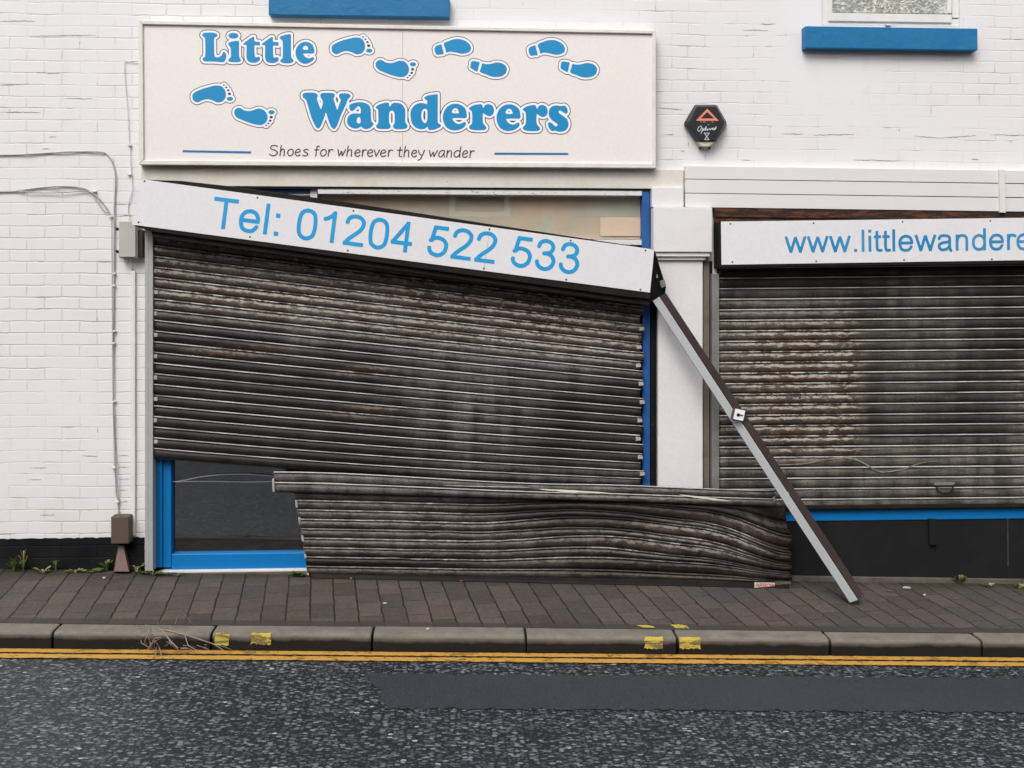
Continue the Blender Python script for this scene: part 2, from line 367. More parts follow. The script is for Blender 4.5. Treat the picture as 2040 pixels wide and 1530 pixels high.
M['strobe'] = dirty('cream_strobe_plastic', (.62, .58, .42), (.46, .42, .28), .4, 20, .3, bumpd=.0002)
M['orange'] = vinyl_mat('orange_print', (.72, .20, .10), (.78, .42, .30))
M['paleprint'] = vinyl_mat('pale_print', (.62, .62, .60), (.35, .35, .35))
M['vblue'] = vinyl_mat('blue_vinyl', (.003, .235, .49), (.010, .215, .45))
M['vsky'] = vinyl_mat('sky_blue_vinyl', (.012, .30, .60), (.04, .33, .60))
M['vfade'] = vinyl_mat('faded_blue_vinyl', (.010, .22, .46), (.15, .38, .58))
M['vnavy'] = vinyl_mat('navy_vinyl', (.006, .03, .085), (.006, .03, .085))
M['vwhite'] = vinyl_mat('white_vinyl', (.80, .80, .83), (.84, .84, .87))
M['vblack'] = vinyl_mat('dark_outline_vinyl', (.05, .03, .028), (.06, .04, .035))
M['vline'] = vinyl_mat('deep_blue_vinyl', (.015, .16, .38), (.015, .16, .38))
M['red'] = vinyl_mat('red_print', (.45, .03, .03), (.5, .08, .07))
M['screw'] = dirty('dark_screw_head', (.05, .045, .045), (.1, .1, .1), .5, 60, .4, .4)
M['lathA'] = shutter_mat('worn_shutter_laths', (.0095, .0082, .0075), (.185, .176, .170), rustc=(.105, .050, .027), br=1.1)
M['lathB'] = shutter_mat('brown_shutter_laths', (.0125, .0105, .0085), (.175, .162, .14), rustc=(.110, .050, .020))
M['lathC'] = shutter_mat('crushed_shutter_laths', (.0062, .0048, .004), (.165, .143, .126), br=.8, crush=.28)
M['nylon'] = dirty('dull_end_lock', (.42, .39, .35), (.2, .18, .15), .6, 50, .5)
M['pavement'] = pavement_mat(); M['road'] = road_mat('road_chippings'); M['patch'] = road_mat('smooth_asphalt', True)
M['kerb'] = kerb_mat(); M['glass'] = glass_mat(); M['frost'] = frosted_mat()
M['yellow'] = peel_mat('yellow_line_paint', (.50, .27, .050), (.26, .14, .03), .56)
M['yellowk'] = peel_mat('bright_yellow_paint', (.48, .37, .06), (.17, .14, .07), .51)
M['dark'] = dirty('dark_interior', (.009, .008, .007), (.014, .012, .011), .4, 2, .9, spec=.05)
M['twig'] = dirty('dry_twig', (.33, .25, .19), (.2, .13, .09), .6, 30, .8)
M['leaf'] = dirty('weed_leaf', (.085, .125, .035), (.15, .16, .06), .6, 40, .6)
M['leaf2'] = dirty('yellowing_weed_leaf', (.27, .26, .11), (.14, .14, .05), .6, 40, .6)
M['reflboard'] = dirty('tan_street_reflection', (.86, .66, .52), (.72, .62, .52), .9, 1.4, .6, thr=(.4, .6))
M['paper'] = dirty('pale_paper', (.72, .69, .58), (.60, .55, .42), .5, 9, .6)
M['warmtan'] = dirty('warm_tan', (.82, .62, .48), (.76, .66, .53), .7, 7, .7)
M['brickred'] = dirty('red_brick', (.26, .10, .06), (.18, .09, .07), .6, 3, .8)
M['slate'] = dirty('roof_slate', (.05, .052, .06), (.08, .08, .085), .5, 3, .6)
M['litter'] = dirty('pale_litter', (.55, .52, .47), (.3, .27, .22), .5, 40, .6)
# ------------------------------------------------------------------ mesh helpers
class MB:
    def __init__(s): s.v, s.f, s.uv, s.wear = [], [], None, None
    def add(s, vs, fs):
        o = len(s.v); s.v += [tuple(v) for v in vs]; s.f += [tuple(i+o for i in f) for f in fs]; return s
    def box(s, x0, x1, y0, y1, z0, z1):
        vs = [(x, y, z) for x in (x0, x1) for y in (y0, y1) for z in (z0, z1)]
        return s.add(vs, [(0, 1, 3, 2), (4, 6, 7, 5), (0, 4, 5, 1), (2, 3, 7, 6), (0, 2, 6, 4), (1, 5, 7, 3)])
    def pbox(s, px0, px1, py0, py1, d0, d1):
        """axis-aligned box whose front face (at depth d1) covers the photo rectangle"""
        pm, qm = (py0+py1)/2, (px0+px1)/2
        return s.box(P(px0, pm, d1).x, P(px1, pm, d1).x, -d1, -d0, P(qm, py1, d1).z, P(qm, py0, d1).z)
    def prism(s, pts, d0, d1, back=None):
        """polygon traced in the photo, standing at depth d1, with real thickness back to d0"""
        fr = [P(x, y, d1) for x, y in pts]; bk = [Vector((p.x, -d0, p.z)) for p in (back or fr)]
        return s.solid(fr, bk)
    def solid(s, fr, bk):
        n = len(fr); fs = [tuple(range(n)), tuple(reversed(range(n, 2*n)))]
        fs += [(i, n+i, n+(i+1) % n, (i+1) % n) for i in range(n)]
        return s.add(list(fr)+list(bk), fs)
    def tube(s, pts, r, k=7, taper=1.0):
        pts = [Vector(p) for p in pts]; n = len(pts); rings = []
        for i, p in enumerate(pts):
            t = (pts[min(i+1, n-1)]-pts[max(i-1, 0)]).normalized()
            a = t.orthogonal().normalized() if i == 0 else (a - t*a.dot(t)).normalized()
            b = t.cross(a); rr = r*(1+(taper-1)*i/max(1, n-1))
            rings += [p+(a*math.cos(2*math.pi*j/k)+b*math.sin(2*math.pi*j/k))*rr for j in range(k)]
        fs = [(i*k+j, i*k+(j+1) % k, (i+1)*k+(j+1) % k, (i+1)*k+j) for i in range(n-1) for j in range(k)]
        fs += [tuple(reversed(range(k))), tuple((n-1)*k+j for j in range(k))]
        return s.add(rings, fs)
    def disc(s, c, r, d=.004, k=10):
        fr = [c+Vector((math.cos(2*math.pi*j/k)*r, -d, math.sin(2*math.pi*j/k)*r)) for j in range(k)]
        bk = [c+Vector((math.cos(2*math.pi*j/k)*r*1.15, 0, math.sin(2*math.pi*j/k)*r*1.15)) for j in range(k)]
        return s.solid(fr, bk)
    def build(s, name, mat, parent=None, bevel=0, smooth=False):
        me = bpy.data.meshes.new(name); me.from_pydata(s.v, [], s.f); me.update()
        if s.uv is not None:
            ul = me.uv_layers.new(name='UVMap'); idx = np.zeros(len(me.loops), dtype=np.int32); me.loops.foreach_get('vertex_index', idx)
            ul.data.foreach_set('uv', np.array(s.uv, dtype=np.float32)[idx].ravel())
        if s.wear is not None:
            ca = me.attributes.new('wear', 'FLOAT_COLOR', 'POINT'); ca.data.foreach_set('color', np.array(s.wear, dtype=np.float32).ravel())
        import bmesh
        bm = bmesh.new(); bm.from_mesh(me); bmesh.ops.recalc_face_normals(bm, faces=bm.faces); bm.to_mesh(me); bm.free()
        if smooth:
            me.polygons.foreach_set('use_smooth', [True]*len(me.polygons))
        me.materials.append(mat)
        o = bpy.data.objects.new(name, me); COL.objects.link(o); o.parent = parent
        if bevel:
            b = o.modifiers.new('bevel', 'BEVEL'); b.width = bevel; b.segments = 2; b.limit_method = 'ANGLE'
        return o
def thing(name, label, cat, group=None, loc=(0, 0, 0)):
    o = bpy.data.objects.new(name, None); COL.objects.link(o); o['label'] = label; o['category'] = cat
    if group: o['group'] = group
    return o
def tag(o, label, cat, group=None):
    o['label'] = label; o['category'] = cat
    if group: o['group'] = group
    return o
def struct(o): o['kind'] = 'structure'; return o
def pb(name, mat, par, px0, px1, py0, py1, d0, d1, bevel=.003):
    return MB().pbox(px0, px1, py0, py1, d0, d1).build(name, mat, par, bevel)
# --- traced flat shapes: signed distance on a grid, contoured into one clean sheet
def catmull(pts, k=5):
    n = len(pts); out = []
    for i in range(n):
        p0, p1, p2, p3 = (np.array(pts[(i+j-1) % n], float) for j in range(4))
        for t in np.arange(k)/k:
            out.append(.5*((2*p1)+(-p0+p2)*t+(2*p0-5*p1+4*p2-p3)*t*t+(-p0+3*p1-3*p2+p3)*t**3))
    return out
def catopen(pts, k=5):
    if len(pts) < 3: return [np.array(p, float) for p in pts]
    q = [pts[0]]+list(pts)+[pts[-1]]; out = []
    for i in range(len(pts)-1):
        p0, p1, p2, p3 = (np.array(q[i+j], float) for j in range(4))
        for t in np.arange(k)/k:
            out.append(.5*((2*p1)+(-p0+p2)*t+(2*p0-5*p1+4*p2-p3)*t*t+(-p0+3*p1-3*p2+p3)*t**3))
    out.append(np.array(pts[-1], float)); return out
class Field:
    def __init__(s, x0, y0, x1, y1, step):
        s.x0, s.y0, s.st = x0, y0, step
        s.xs = np.arange(x0, x1, step); s.ys = np.arange(y0, y1, step)
        s.X, s.Y = np.meshgrid(s.xs, s.ys); s.D = np.full(s.X.shape, 1e3)
    def win(s, pts, pad):
        a = np.array(pts); lo = a.min(0)-pad; hi = a.max(0)+pad
        i0 = max(0, int((lo[0]-s.x0)/s.st)); i1 = max(0, int((hi[0]-s.x0)/s.st)+2)
        j0 = max(0, int((lo[1]-s.y0)/s.st)); j1 = max(0, int((hi[1]-s.y0)/s.st)+2)
        return slice(j0, j1), slice(i0, i1)
    @staticmethod
    def seg(X, Y, a, b):
        dx, dy = b[0]-a[0], b[1]-a[1]; L = dx*dx+dy*dy+1e-12
        t = np.clip(((X-a[0])*dx+(Y-a[1])*dy)/L, 0, 1)
        return np.hypot(X-a[0]-t*dx, Y-a[1]-t*dy)
    def polysd(s, pts, X, Y):
        d = np.full(X.shape, 1e3); ins = np.zeros(X.shape, bool); n = len(pts)
        for i in range(n):
            a, b = pts[i], pts[(i+1) % n]
            d = np.minimum(d, s.seg(X, Y, a, b))
            if a[1] != b[1]:
                c = ((a[1] > Y) != (b[1] > Y)) & (X < (b[0]-a[0])*(Y-a[1])/(b[1]-a[1])+a[0]); ins ^= c
        return np.where(ins, -d, d)
    def poly(s, pts, hole=None, pad=9, k=4):
        p = catmull(pts, k) if k > 1 else [np.array(q, float) for q in pts]
        w = s.win(p, pad); X, Y = s.X[w], s.Y[w]; d = s.polysd(p, X, Y)
        if hole is not None: d = np.maximum(d, -s.polysd(catmull(hole, k), X, Y))
        s.D[w] = np.minimum(s.D[w], d); return s
    def ell(s, cx, cy, rx, ry, pad=9):
        return s.poly([(cx+rx*math.cos(t), cy+ry*math.sin(t)) for t in np.arange(16)*math.pi/8], pad=pad, k=2)
    def stroke(s, pts, r, butt=False, pad=3):
        w = s.win(pts, r+pad); X, Y = s.X[w], s.Y[w]; d = np.full(X.shape, 1e3); n = len(pts)
        for i in range(n-1):
            a, b = pts[i], pts[i+1]
            if butt and (i == 0 or i == n-2):
                L = math.hypot(b[0]-a[0], b[1]-a[1])+1e-9; ux, uy = (b[0]-a[0])/L, (b[1]-a[1])/L
                al = (X-a[0])*ux+(Y-a[1])*uy; pe = np.abs((X-a[0])*uy-(Y-a[1])*ux)-r
                lo = -al if i == 0 else -al-r*.3
                hi = al-L if i == n-2 else al-L-r*.3
                e = np.maximum(pe, np.maximum(lo, hi))
            else: e = s.seg(X, Y, a, b)-r
            d = np.minimum(d, e)
        s.D[w] = np.minimum(s.D[w], d); return s
    def mesh(s, name, mat, parent, level, mapf):
        D = s.D-level; ny, nx = D.shape; I = D < 0; mb = MB(); vid = {}
        def vert(key, x, y):
            if key not in vid:
                vid[key] = len(mb.v); mb.v.append(tuple(mapf(x, y)))
            return vid[key]
        g = lambda i, j: vert((i, j), s.x0+i*s.st, s.y0+j*s.st)
        def cut(i, j, k, l):
            if (k, l) < (i, j): i, j, k, l = k, l, i, j
            a, b = D[j, i], D[l, k]; t = a/(a-b)
            return vert((i, j, k, l), s.x0+(i+(k-i)*t)*s.st, s.y0+(j+(l-j)*t)*s.st)
        cnt = I[:-1, :-1].astype(int)+I[1:, :-1]+I[:-1, 1:]+I[1:, 1:]
        for j in range(ny-1):
            row = cnt[j]
            if row.max() == 0: continue
            i = 0; idx = np.nonzero(row)[0]; k = 0
            while k < len(idx):
                i = idx[k]
                if row[i] == 4:
                    e = k
                    while e+1 < len(idx) and idx[e+1] == idx[e]+1 and row[idx[e+1]] == 4: e += 1
                    i2 = idx[e]+1; mb.f.append((g(i, j), g(i2, j), g(i2, j+1), g(i, j+1))); k = e+1; continue
                cs = [(i, j), (i+1, j), (i+1, j+1), (i, j+1)]; poly = []
                for q in range(4):
                    a, b = cs[q], cs[(q+1) % 4]; ia, ib = I[a[1], a[0]], I[b[1], b[0]]
                    if ia: poly.append(g(*a))
                    if ia != ib: poly.append(cut(*a, *b))
                poly = list(dict.fromkeys(poly))
                if len(poly) > 2: mb.f.append(tuple(int(q) for q in poly))
                k += 1
        o = mb.build(name, mat, parent); return o
# ------------------------------------------------------------------ the ground
def sheet(name, mat, pts_xd, zf, lift=0.0):
    o = MB().add([(x, -d, zf(x, d)+lift) for x, d in pts_xd], [tuple(range(len(pts_xd)))]).build(name, mat); return struct(o)
XL, XRR = -30.0, 34.0
def strip(name, mat, d0, d1, zf, lift=0, nx=40):
    mb = MB()
    for i in range(nx+1):
        x = XL+(XRR-XL)*i/nx; mb.v += [(x, -d0, zf(x, d0)+lift), (x, -d1, zf(x, d1)+lift)]
    mb.f = [(2*i, 2*i+1, 2*i+3, 2*i+2) for i in range(nx)]
    return struct(mb.build(name, mat))
strip('pavement', M['pavement'], -.3, DK-.128, gz)
strip('road', M['road'], DK-.02, DK+8.0, rz)
dfar = DK+8.0
strip('far_pavement', M['pavement'], dfar, dfar+2.2, lambda x, d: rz(x, dfar)+.11)
# far side of the ground, out to the horizon
mbg = MB(); mbg.add([(-300, -300, -30*SLX+ZR-2.2), (300, -300, -30*SLX+ZR-2.2), (300, 300, -30*SLX+ZR-2.2), (-300, 300, -30*SLX+ZR-2.2)], [(0, 1, 2, 3)])
struct(mbg.build('ground', M['road']))
# smooth strip of tarmac repair in the road
pt = []
_, pa = R(1200, 1346); _, pb_ = R(1200, 1415)
x0p = R(722, 1350)[0].x
for i in range(400):
    x = x0p + .025*i if i < 360 else x0p+9+(XRR-x0p-9)*(i-359)/40
    pt.append((x, pa+random.choice((-.5, .1, .3, 1))*random.uniform(.0, .028)-.0045*(x-x0p)*0))
far = [(x, pb_+random.choice((-1, .1, .3, .6))*random.uniform(.0, .030)) for x, _ in reversed(pt[3:])]
end = [(x0p+.17, pb_-.012), (x0p+.115, pa+(pb_-pa)*.72), (x0p+.13, pa+(pb_-pa)*.55), (x0p+.06, pa+(pb_-pa)*.33), (x0p+.03, pa+(pb_-pa)*.14)]
sheet('road_patch', M['patch'], pt+far+end, rz, .004)
_, c1 = R(1020, 1289); 
strip('gutter', M['patch'], DK-.01, R(1020, 1302)[1], rz, .0035)
# double yellow lines, each a thick painted band with ragged edges
for a, b in ((1303.2, 1310.2), (1313.3, 1321.0)):
    da, db = R(1020, a)[1], R(1020, b)[1]; mb = MB(); n = 700; xa, xb = -6.5, 8.5
    for i in range(n+1):
        x = xa+(xb-xa)*i/n
        e0, e1 = da+random.uniform(-.003, .003), db+random.uniform(-.004, .004)
        mb.v += [(x, -e0, rz(x, e0)+.007), (x, -e1, rz(x, e1)+.007)]
    mb.f = [(2*i, 2*i+1, 2*i+3, 2*i+2) for i in range(n)]
    struct(mb.build('road_marking', M['yellow']))
# kerb stones
joints = [G(x, 1262)[0].x for x in (-500, -205, 100, 420, 742, 1047, 1345, 1643, 1937, 2240, 2540)]
while joints[0] > XL: joints.insert(0, joints[0]-.915)
while joints[-1] < XRR: joints.append(joints[-1]+.915)
prof = [(.128, -.2), (.128, 0), (.05, .0), (.016, -.002), (.006, -.007), (.001, -.018), (.0, -.045), (-.004, -.16)]
mb = MB()
for a, b in zip(joints[:-1], joints[1:]):
    g = .008; dz = random.uniform(-.003, .003); dy = random.uniform(-.003, .003); tl = random.uniform(-.002, .002)
    secs = []
    for x, off in ((a+g, .0035), (a+g+.008, 0), (b-g-.008, 0), (b-g, .0035)):
        secs.append([(x, -(DK-o+dy)+off*(1 if o < .02 else 0), gz(x, DK-o)+z+dz+tl*(x-a)/(b-a)-(off if z > -.1 else 0)) for o, z in prof])
    k = len(prof); fs = [(s_*k+j, s_*k+j+1, (s_+1)*k+j+1, (s_+1)*k+j) for s_ in range(3) for j in range(k-1)]
    fs += [tuple(range(k)), tuple(reversed(range(3*k, 4*k)))]
    mb.add([p for s_ in secs for p in s_], fs)
kerb = struct(mb.build('kerb', M['kerb']))
for xa, xb, top in ((427, 455, .0), (499, 539, .0), (1281, 1318, .1), (1350, 1391, .1)):
    X0, X1 = G(xa, 1264)[0].x, G(xb, 1264)[0].x; mb = MB(); n = 14
    path = ([(.05, .0)] if 0 else [])+[(.016, -.002), (.006, -.007), (.001, -.018), (.0, -.045), (-.0015, -.068+random.uniform(-.006, .004))]
    for i in range(n+1):
        x = X0+(X1-X0)*i/n; jx = 0
        for q, (o, z) in enumerate(path):
            zz = z + (random.uniform(-.006, .006) if q == len(path)-1 else 0) + (random.uniform(-.004, .001) if q == 0 else 0)
            xx = x+(random.uniform(-.004, .004) if i in (0, n) else 0)
            mb.v.append((xx, -(DK-o+.0062), gz(xx, DK-o)+zz+.0035))
    k = len(path); mb.f = [(i*k+j, i*k+j+1, (i+1)*k+j+1, (i+1)*k+j) for i in range(n) for j in range(k-1)]
    mb.build('paint_mark', M['yellowk'], kerb)
for xa, xb, ya, yb in ((1268, 1306, 1247, 1252), (1335, 1374, 1246, 1254)):
    pts = [(xa, ya), (xa+18, ya-.6), (xb-6, ya+1.5), (xb, yb), (xb-16, yb-.5), (xa+12, yb-1)]
    pts = [G(x, y)[0]+Vector((0, 0, .0045)) for x, y in pts]
    mb = MB(); mb.add(pts, [tuple(range(len(pts)))]); mb.build('paint_mark', M['yellowk'], kerb)
# ------------------------------------------------------------------ the building
B = thing('shop_building', 'white painted brick shop building with black plinth and blue trim', 'building')
def wall_mesh(openings, X0, X1, Z0, Z1, th=.34):
    xs = sorted({X0, X1, *[v for o in openings for v in o[:2]]}); zs = sorted({Z0, Z1, *[v for o in openings for v in o[2:]]})
    mb = MB()
    def inside(x, z): return any(a < x < b and c < z < d for a, b, c, d in openings)
    for i in range(len(xs)-1):
        for j in range(len(zs)-1):
            xa, xb, za, zb = xs[i], xs[i+1], zs[j], zs[j+1]
            if inside((xa+xb)/2, (za+zb)/2): continue
            mb.add([(xa, 0, za), (xb, 0, za), (xb, 0, zb), (xa, 0, zb)], [(0, 1, 2, 3)])
            mb.add([(xa, th, za), (xb, th, za), (xb, th, zb), (xa, th, zb)], [(3, 2, 1, 0)])
    for a, b, c, d in openings:
        mb.add([(a, 0, c), (b, 0, c), (b, th, c), (a, th, c)], [(0, 1, 2, 3)]); mb.add([(a, 0, d), (b, 0, d), (b, th, d), (a, th, d)], [(3, 2, 1, 0)])
        mb.add([(a, 0, c), (a, 0, d), (a, th, d), (a, th, c)], [(3, 2, 1, 0)]); mb.add([(b, 0, c), (b, 0, d), (b, th, d), (b, th, c)], [(0, 1, 2, 3)])
    mb.add([(X0, 0, Z0), (X0, th, Z0), (X0, th, Z1), (X0, 0, Z1)], [(0, 1, 2, 3)]); mb.add([(X1, 0, Z0), (X1, th, Z0), (X1, th, Z1), (X1, 0, Z1)], [(3, 2, 1, 0)])
    mb.add([(X0, 0, Z1), (X1, 0, Z1), (X1, th, Z1), (X0, th, Z1)], [(0, 1, 2, 3)])
    return mb
def op(px0, px1, py0, py1):
    pm, qm = (py0+py1)/2, (px0+px1)/2
    return (P(px0, pm).x, P(px1, pm).x, P(qm, py1).z, P(qm, py0).z)
oA = op(303, 1300, 374, 1136); oB = op(1428, 2500, 428, 1030); oC = op(1637, 1912, -330, 52); oD = op(553, 876, -390, -8)
BX0, BX1 = -7.5, 9.0; ZB, ZT = -.9, 7.2
o_w = wall_mesh([oA, oB, oC, oD], BX0, BX1, ZB, ZT).build('wall', M['wall'], B)
MB().box(BX0, BX0+.3, .345, 7, ZB, ZT).build('side_wall', M['brickred'], B)
MB().box(BX1-.3, BX1, .345, 7, ZB, ZT).build('side_wall', M['brickred'], B)
MB().box(BX0, BX1, 7.005, 7.3, ZB, ZT).build('rear_wall', M['brickred'], B)
MB().add([(BX0-.1, -.25, ZT), (BX1+.1, -.25, ZT), (BX1+.1, 3.6, ZT+1.9), (BX0-.1, 3.6, ZT+1.9), (BX0-.1, 7.5, ZT), (BX1+.1, 7.5, ZT)], [(0, 1, 2, 3), (3, 2, 5, 4), (0, 3, 4), (1, 5, 2)]).build('roof', M['slate'], B)
MB().box(BX0+.3, BX1-.3, .36, 3.2, 3.18, 3.3).build('ceiling', M['dark'], B)
MB().box(BX0+.3, BX1-.3, 3.0, 3.1, ZB, 3.15).build('partition', M['dark'], B)
MB().box(BX0+.3, BX1-.3, .36, 3.0, -.3, -.22).build('shop_floor', M['dark'], B)
# black plinth, its top edge brushed unevenly
pts = [(-1700, 1072)]; x = -1700
pl = []
while x < 0: pl.append((x, 1073)); x += 60
xs = np.linspace(0, 288, 40)
for x in xs: pl.append((x, 1073.5-3.2*x/288+random.uniform(-1.2, 1.2)))
pl2 = [P(x, y, .003) for x, y in pl]
fr = pl2+[Vector((pl2[-1].x, -.003, ZB)), Vector((pl2[0].x, -.003, ZB))]
MB().solid(fr, [Vector((p.x, .001, p.z)) for p in fr]).build('plinth', M['plinth'], B)
mb = MB(); rs = random.Random(3)
for (xa, ya, xb, yb) in ((72,145,118,146),(0,223,80,224),(1312,214,1360,219),(1322,268,1342,268),(1558,267,1600,267),(1620,269,1702,268),(1822,271,1872,275),(1872,275,1945,270),(1973,268,2045,270),(1935,317,1950,318),(1515,48,1545,48),(1483,71,1492,72),(98,273,112,273),(194,522,224,522),(228,407,262,407),(230,430,262,430),(238,977,251,977),(239,1000,255,1000),(236,954,258,954),(236,931,258,931),(235,908,257,908),(80,1026,110,1026),(60,933,92,932),(57,956,82,956),(165,908,195,909),(258,122,275,122),(85,296,98,297),(130,196,185,197),(0,170,60,167),(60,72,190,70),(0,42,70,42),(1355,301,1364,301),(1700,318,1790,321),(1480,60,1530,61)):
    n = max(3, int(abs(xb-xa)/5)); lo, up = [], []
    for i in range(n+1):
        t = i/n; x = xa+(xb-xa)*t; y = ya+(yb-ya)*t+rs.uniform(-.7, .7); h = (.75*math.sin(math.pi*min(max(t, .06), .94))**.5)*rs.uniform(.5, 1.2)
        up.append(P(x, y-h, .0012)); lo.append(P(x, y+h, .0012))
    k = len(mb.v); mb.v += [tuple(q) for q in up+lo]; mb.f += [(k+i, k+i+1, k+n+2+i, k+n+1+i) for i in range(n)]
o_w.data.materials.append(M['gap'])
import bmesh
bm = bmesh.new(); bm.from_mesh(o_w.data); vv = [bm.verts.new(v) for v in mb.v]
for f_ in mb.f:
    fc = bm.faces.new([vv[i] for i in f_]); fc.material_index = 1
bm.to_mesh(o_w.data); bm.free()
# shopfront A: lintel board, frame, transom
pb('lintel_board', M['cream'], B, 281, 1362, 334, 373, 0, .035)
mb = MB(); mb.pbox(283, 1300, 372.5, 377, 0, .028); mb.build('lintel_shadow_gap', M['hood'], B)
fa = thing('shop_window', 'large shop window in bright blue frame behind the collapsed shutter', 'window')
pb('frame', M['blue'], fa, 306, 323, 420, 1131, -.06, .012, .004)
pb('frame', M['blue'], fa, 324, 341, 420, 1131, -.09, -.005, .006)
pb('frame', M['blue'], fa, 341.5, 1279, 1098, 1131, -.09, -.008, .006)
pb('frame', M['bluewood'], fa, 1279.5, 1295, 377, 1131, -.07, .02, .005)
pb('frame', M['black'], fa, 1295.5, 1310, 600, 1136, -.07, .012, .003)
pb('frame', M['bluewood'], fa, 342, 617, 376, 384, -.09, -.01, .002)
pb('frame', M['peelwhite'], fa, 342, 634, 385, 389, -.09, -.02, .002)
pb('frame', M['peelwhite'], fa, 633, 1279, 377.5, 388, -.09, .024, .003)
pb('mullion', M['peelwhite'], fa, 618, 632, 376, 560, -.09, -.004, .003)
pb('transom_rail', M['peelwhite'], fa, 342, 1279, 476, 487, -.088, -.012, .003)
pb('glass', M['glass'], fa, 341, 617, 389.5, 475.5, -.06, -.054, 0)
pb('glass', M['glass'], fa, 633, 1279, 388.5, 475.5, -.06, -.054, 0)
pb('glass', M['glass'], fa, 341, 1279, 487.5, 1097, -.06, -.054, 0)
pb('sill', M['upvc'], fa, 318, 1290, 1131.5, 1136, -.05, .03, .002)
pb('reflection_board', M['reflboard'], fa, 634, 1278, 389, 475.5, -.076, -.066, 0)  # board coloured to stand in for the warm street reflection in the glass
for (a, b, c, d_, mm, dd) in ((1170, 1276, 392, 431, 'paper', -.27), (1196, 1276, 433, 470, 'warmtan', -.262), (1080, 1100, 430, 472, 'paper', -.27), (1035, 1078, 400, 472, 'warmtan', -.268), (1104, 1128, 395, 455, 'warmtan', -.27)):
    pb('reflection_block', M[mm], fa, a, b, c, d_, dd+.2055-.002, dd+.2055, 0)  # pale blocks added in place of shapes in that reflection
MB().pbox(280, 1300, 1136.5, 1150, 0, .05).build('step', M['concrete'], B, .004)
# pilaster between the shopfronts
pb('pilaster_shaft', M['white'], B, 1311, 1400, 517, 1160, 0, .06, .003)
pb('pilaster_capital', M['white'], B, 1302, 1419, 413, 502, 0, .115, .004)
pb('pilaster_capital', M['white'], B, 1299, 1362, 373.5, 412.5, 0, .075, .003)
pb('pilaster_moulding', M['white'], B, 1306, 1414, 502.6, 511, 0, .10, .003)
mb = MB(); mb.pbox(1310, 1406, 511.5, 518, 0, .082); mb.build('pilaster_moulding', M['white'], B, .003)
# fascia boards above the right shopfront
for ya, yb in ((300, 329), (330.5, 356), (357.3, 384), (385.3, 412.5)):
    if ya == 300: continue
    MB().prism([(1365, ya), (1995, ya+8.8), (2600, ya+17.5), (2600, yb+17.5), (1995, yb+8.5), (1365, yb)], 0, .055).build('fascia_board', M['upvc2'], B, .0015)
MB().prism([(1366, 334), (2600, 351), (2600, 424), (1366, 409)], 0, .050).build('fascia_backing', M['hood'], B)
MB().prism([(1991, 337), (2002, 337.5), (2004, 424), (1993, 423.5)], 0, .075).build('fascia_joint_cover', M['upvc'], B, .002)
MB().prism([(1424, 413.5), (2600, 433), (2600, 448), (1424, 432)], 0, .05).build('head_beam', M['rustbeam'], B, .003)
MB().prism([(1424, 432), (2600, 440), (2600, 452), (1424, 450)], 0, .04).build('head_beam', M['rustbeam'], B)
# right shopfront
pb('post', M['brownwood'], B, 1401, 1413.5, 520, 1036, 0, .035, .003)
pb('post', M['black'], B, 1413.5, 1419, 520, 1036, 0, .02, 0)
fb = thing('shop_window', 'blue framed shop window behind the intact right hand shutter', 'window')
pb('frame', M['blue'], fb, 1428, 2500, 1012, 1034, -.08, .03, .004)
pb('glass', M['glass'], fb, 1430, 2500, 432, 1011, -.06, -.054, 0)
MB().prism([(1311, 1036), (2500, 1027), (2500, 1200), (1311, 1200)], 0, .022).build('stall_riser', M['greywall'], B)
MB().prism([(1851, 1034), (1866, 1034), (1868, 1086), (1853, 1086)], .0225, .05).build('riser_bracket', M['greywall'], B, .003)
MB().prism([(2006, 1033), (2009, 1033), (2010, 1128), (2007, 1128)], .0225, .026).build('riser_crack_filler', M['brownwood2'], B)
MB().prism([(1570, 1148), (2500, 1161), (2500, 1220), (1570, 1200)], .0, .045).build('step', M['concrete'], B, .006)
# upper windows
w2 = thing('upper_window', 'white framed upstairs window with patterned glass above a blue sill', 'window')
for a in ((1637, 1912, 36, 51.5), (1637, 1650, -330, 35.5), (1897, 1912, -330, 35.5)): pb('frame', M['upvc'], w2, *a, -.09, -.018, .003)
MB().prism([(1650.5, -330), (1658, -330), (1658, 26), (1888, 28), (1888, -330), (1896.5, -330), (1896.5, 44), (1650.5, 42)], -.04, .012)
for a in ((1650.5, 1896.5, 27, 43.5), (1650.5, 1659, -330, 26.5), (1888, 1896.5, -330, 26.5)): pb('sash', M['upvc'], w2, *a, -.08, -.004, .004)
pb('glass', M['frost'], w2, 1659, 1888, -330, 26, -.04, -.03, 0)
MB().box(P(1637, 0).x, P(1912, 0).x, .30, .32, P(1700, 52).z, P(1700, -330).z).build('blind', M['paper'], w2)
MB().prism([(1765, 47.5), (1776, 47.5), (1775, 50.5), (1766, 50.5)], 0, .02).build('vent_cap', M['upvc'], w2, .001)
pb('sill', M['bluesill'], w2, 1604, 1948, 54, 98, -.04, .075, .006)
w3 = thing('upper_window', 'upstairs window above the shop sign, only its blue sill in view', 'window')
for a in ((553, 876, -20, -8), (553, 566, -390, -20.5), (863, 876, -390, -20.5)): pb('frame', M['upvc'], w3, *a, -.06, .0, .003)
pb('glass', M['frost'], w3, 566.5, 862.5, -390, -20.5, -.04, -.03, 0)
MB().box(P(553, 0).x, P(876, 0).x, .30, .32, P(700, -8).z, P(700, -390).z).build('blind', M['paper'], w3)
pb('sill', M['bluesill'], w3, 535, 896, -9, 32, -.04, .075, .006)
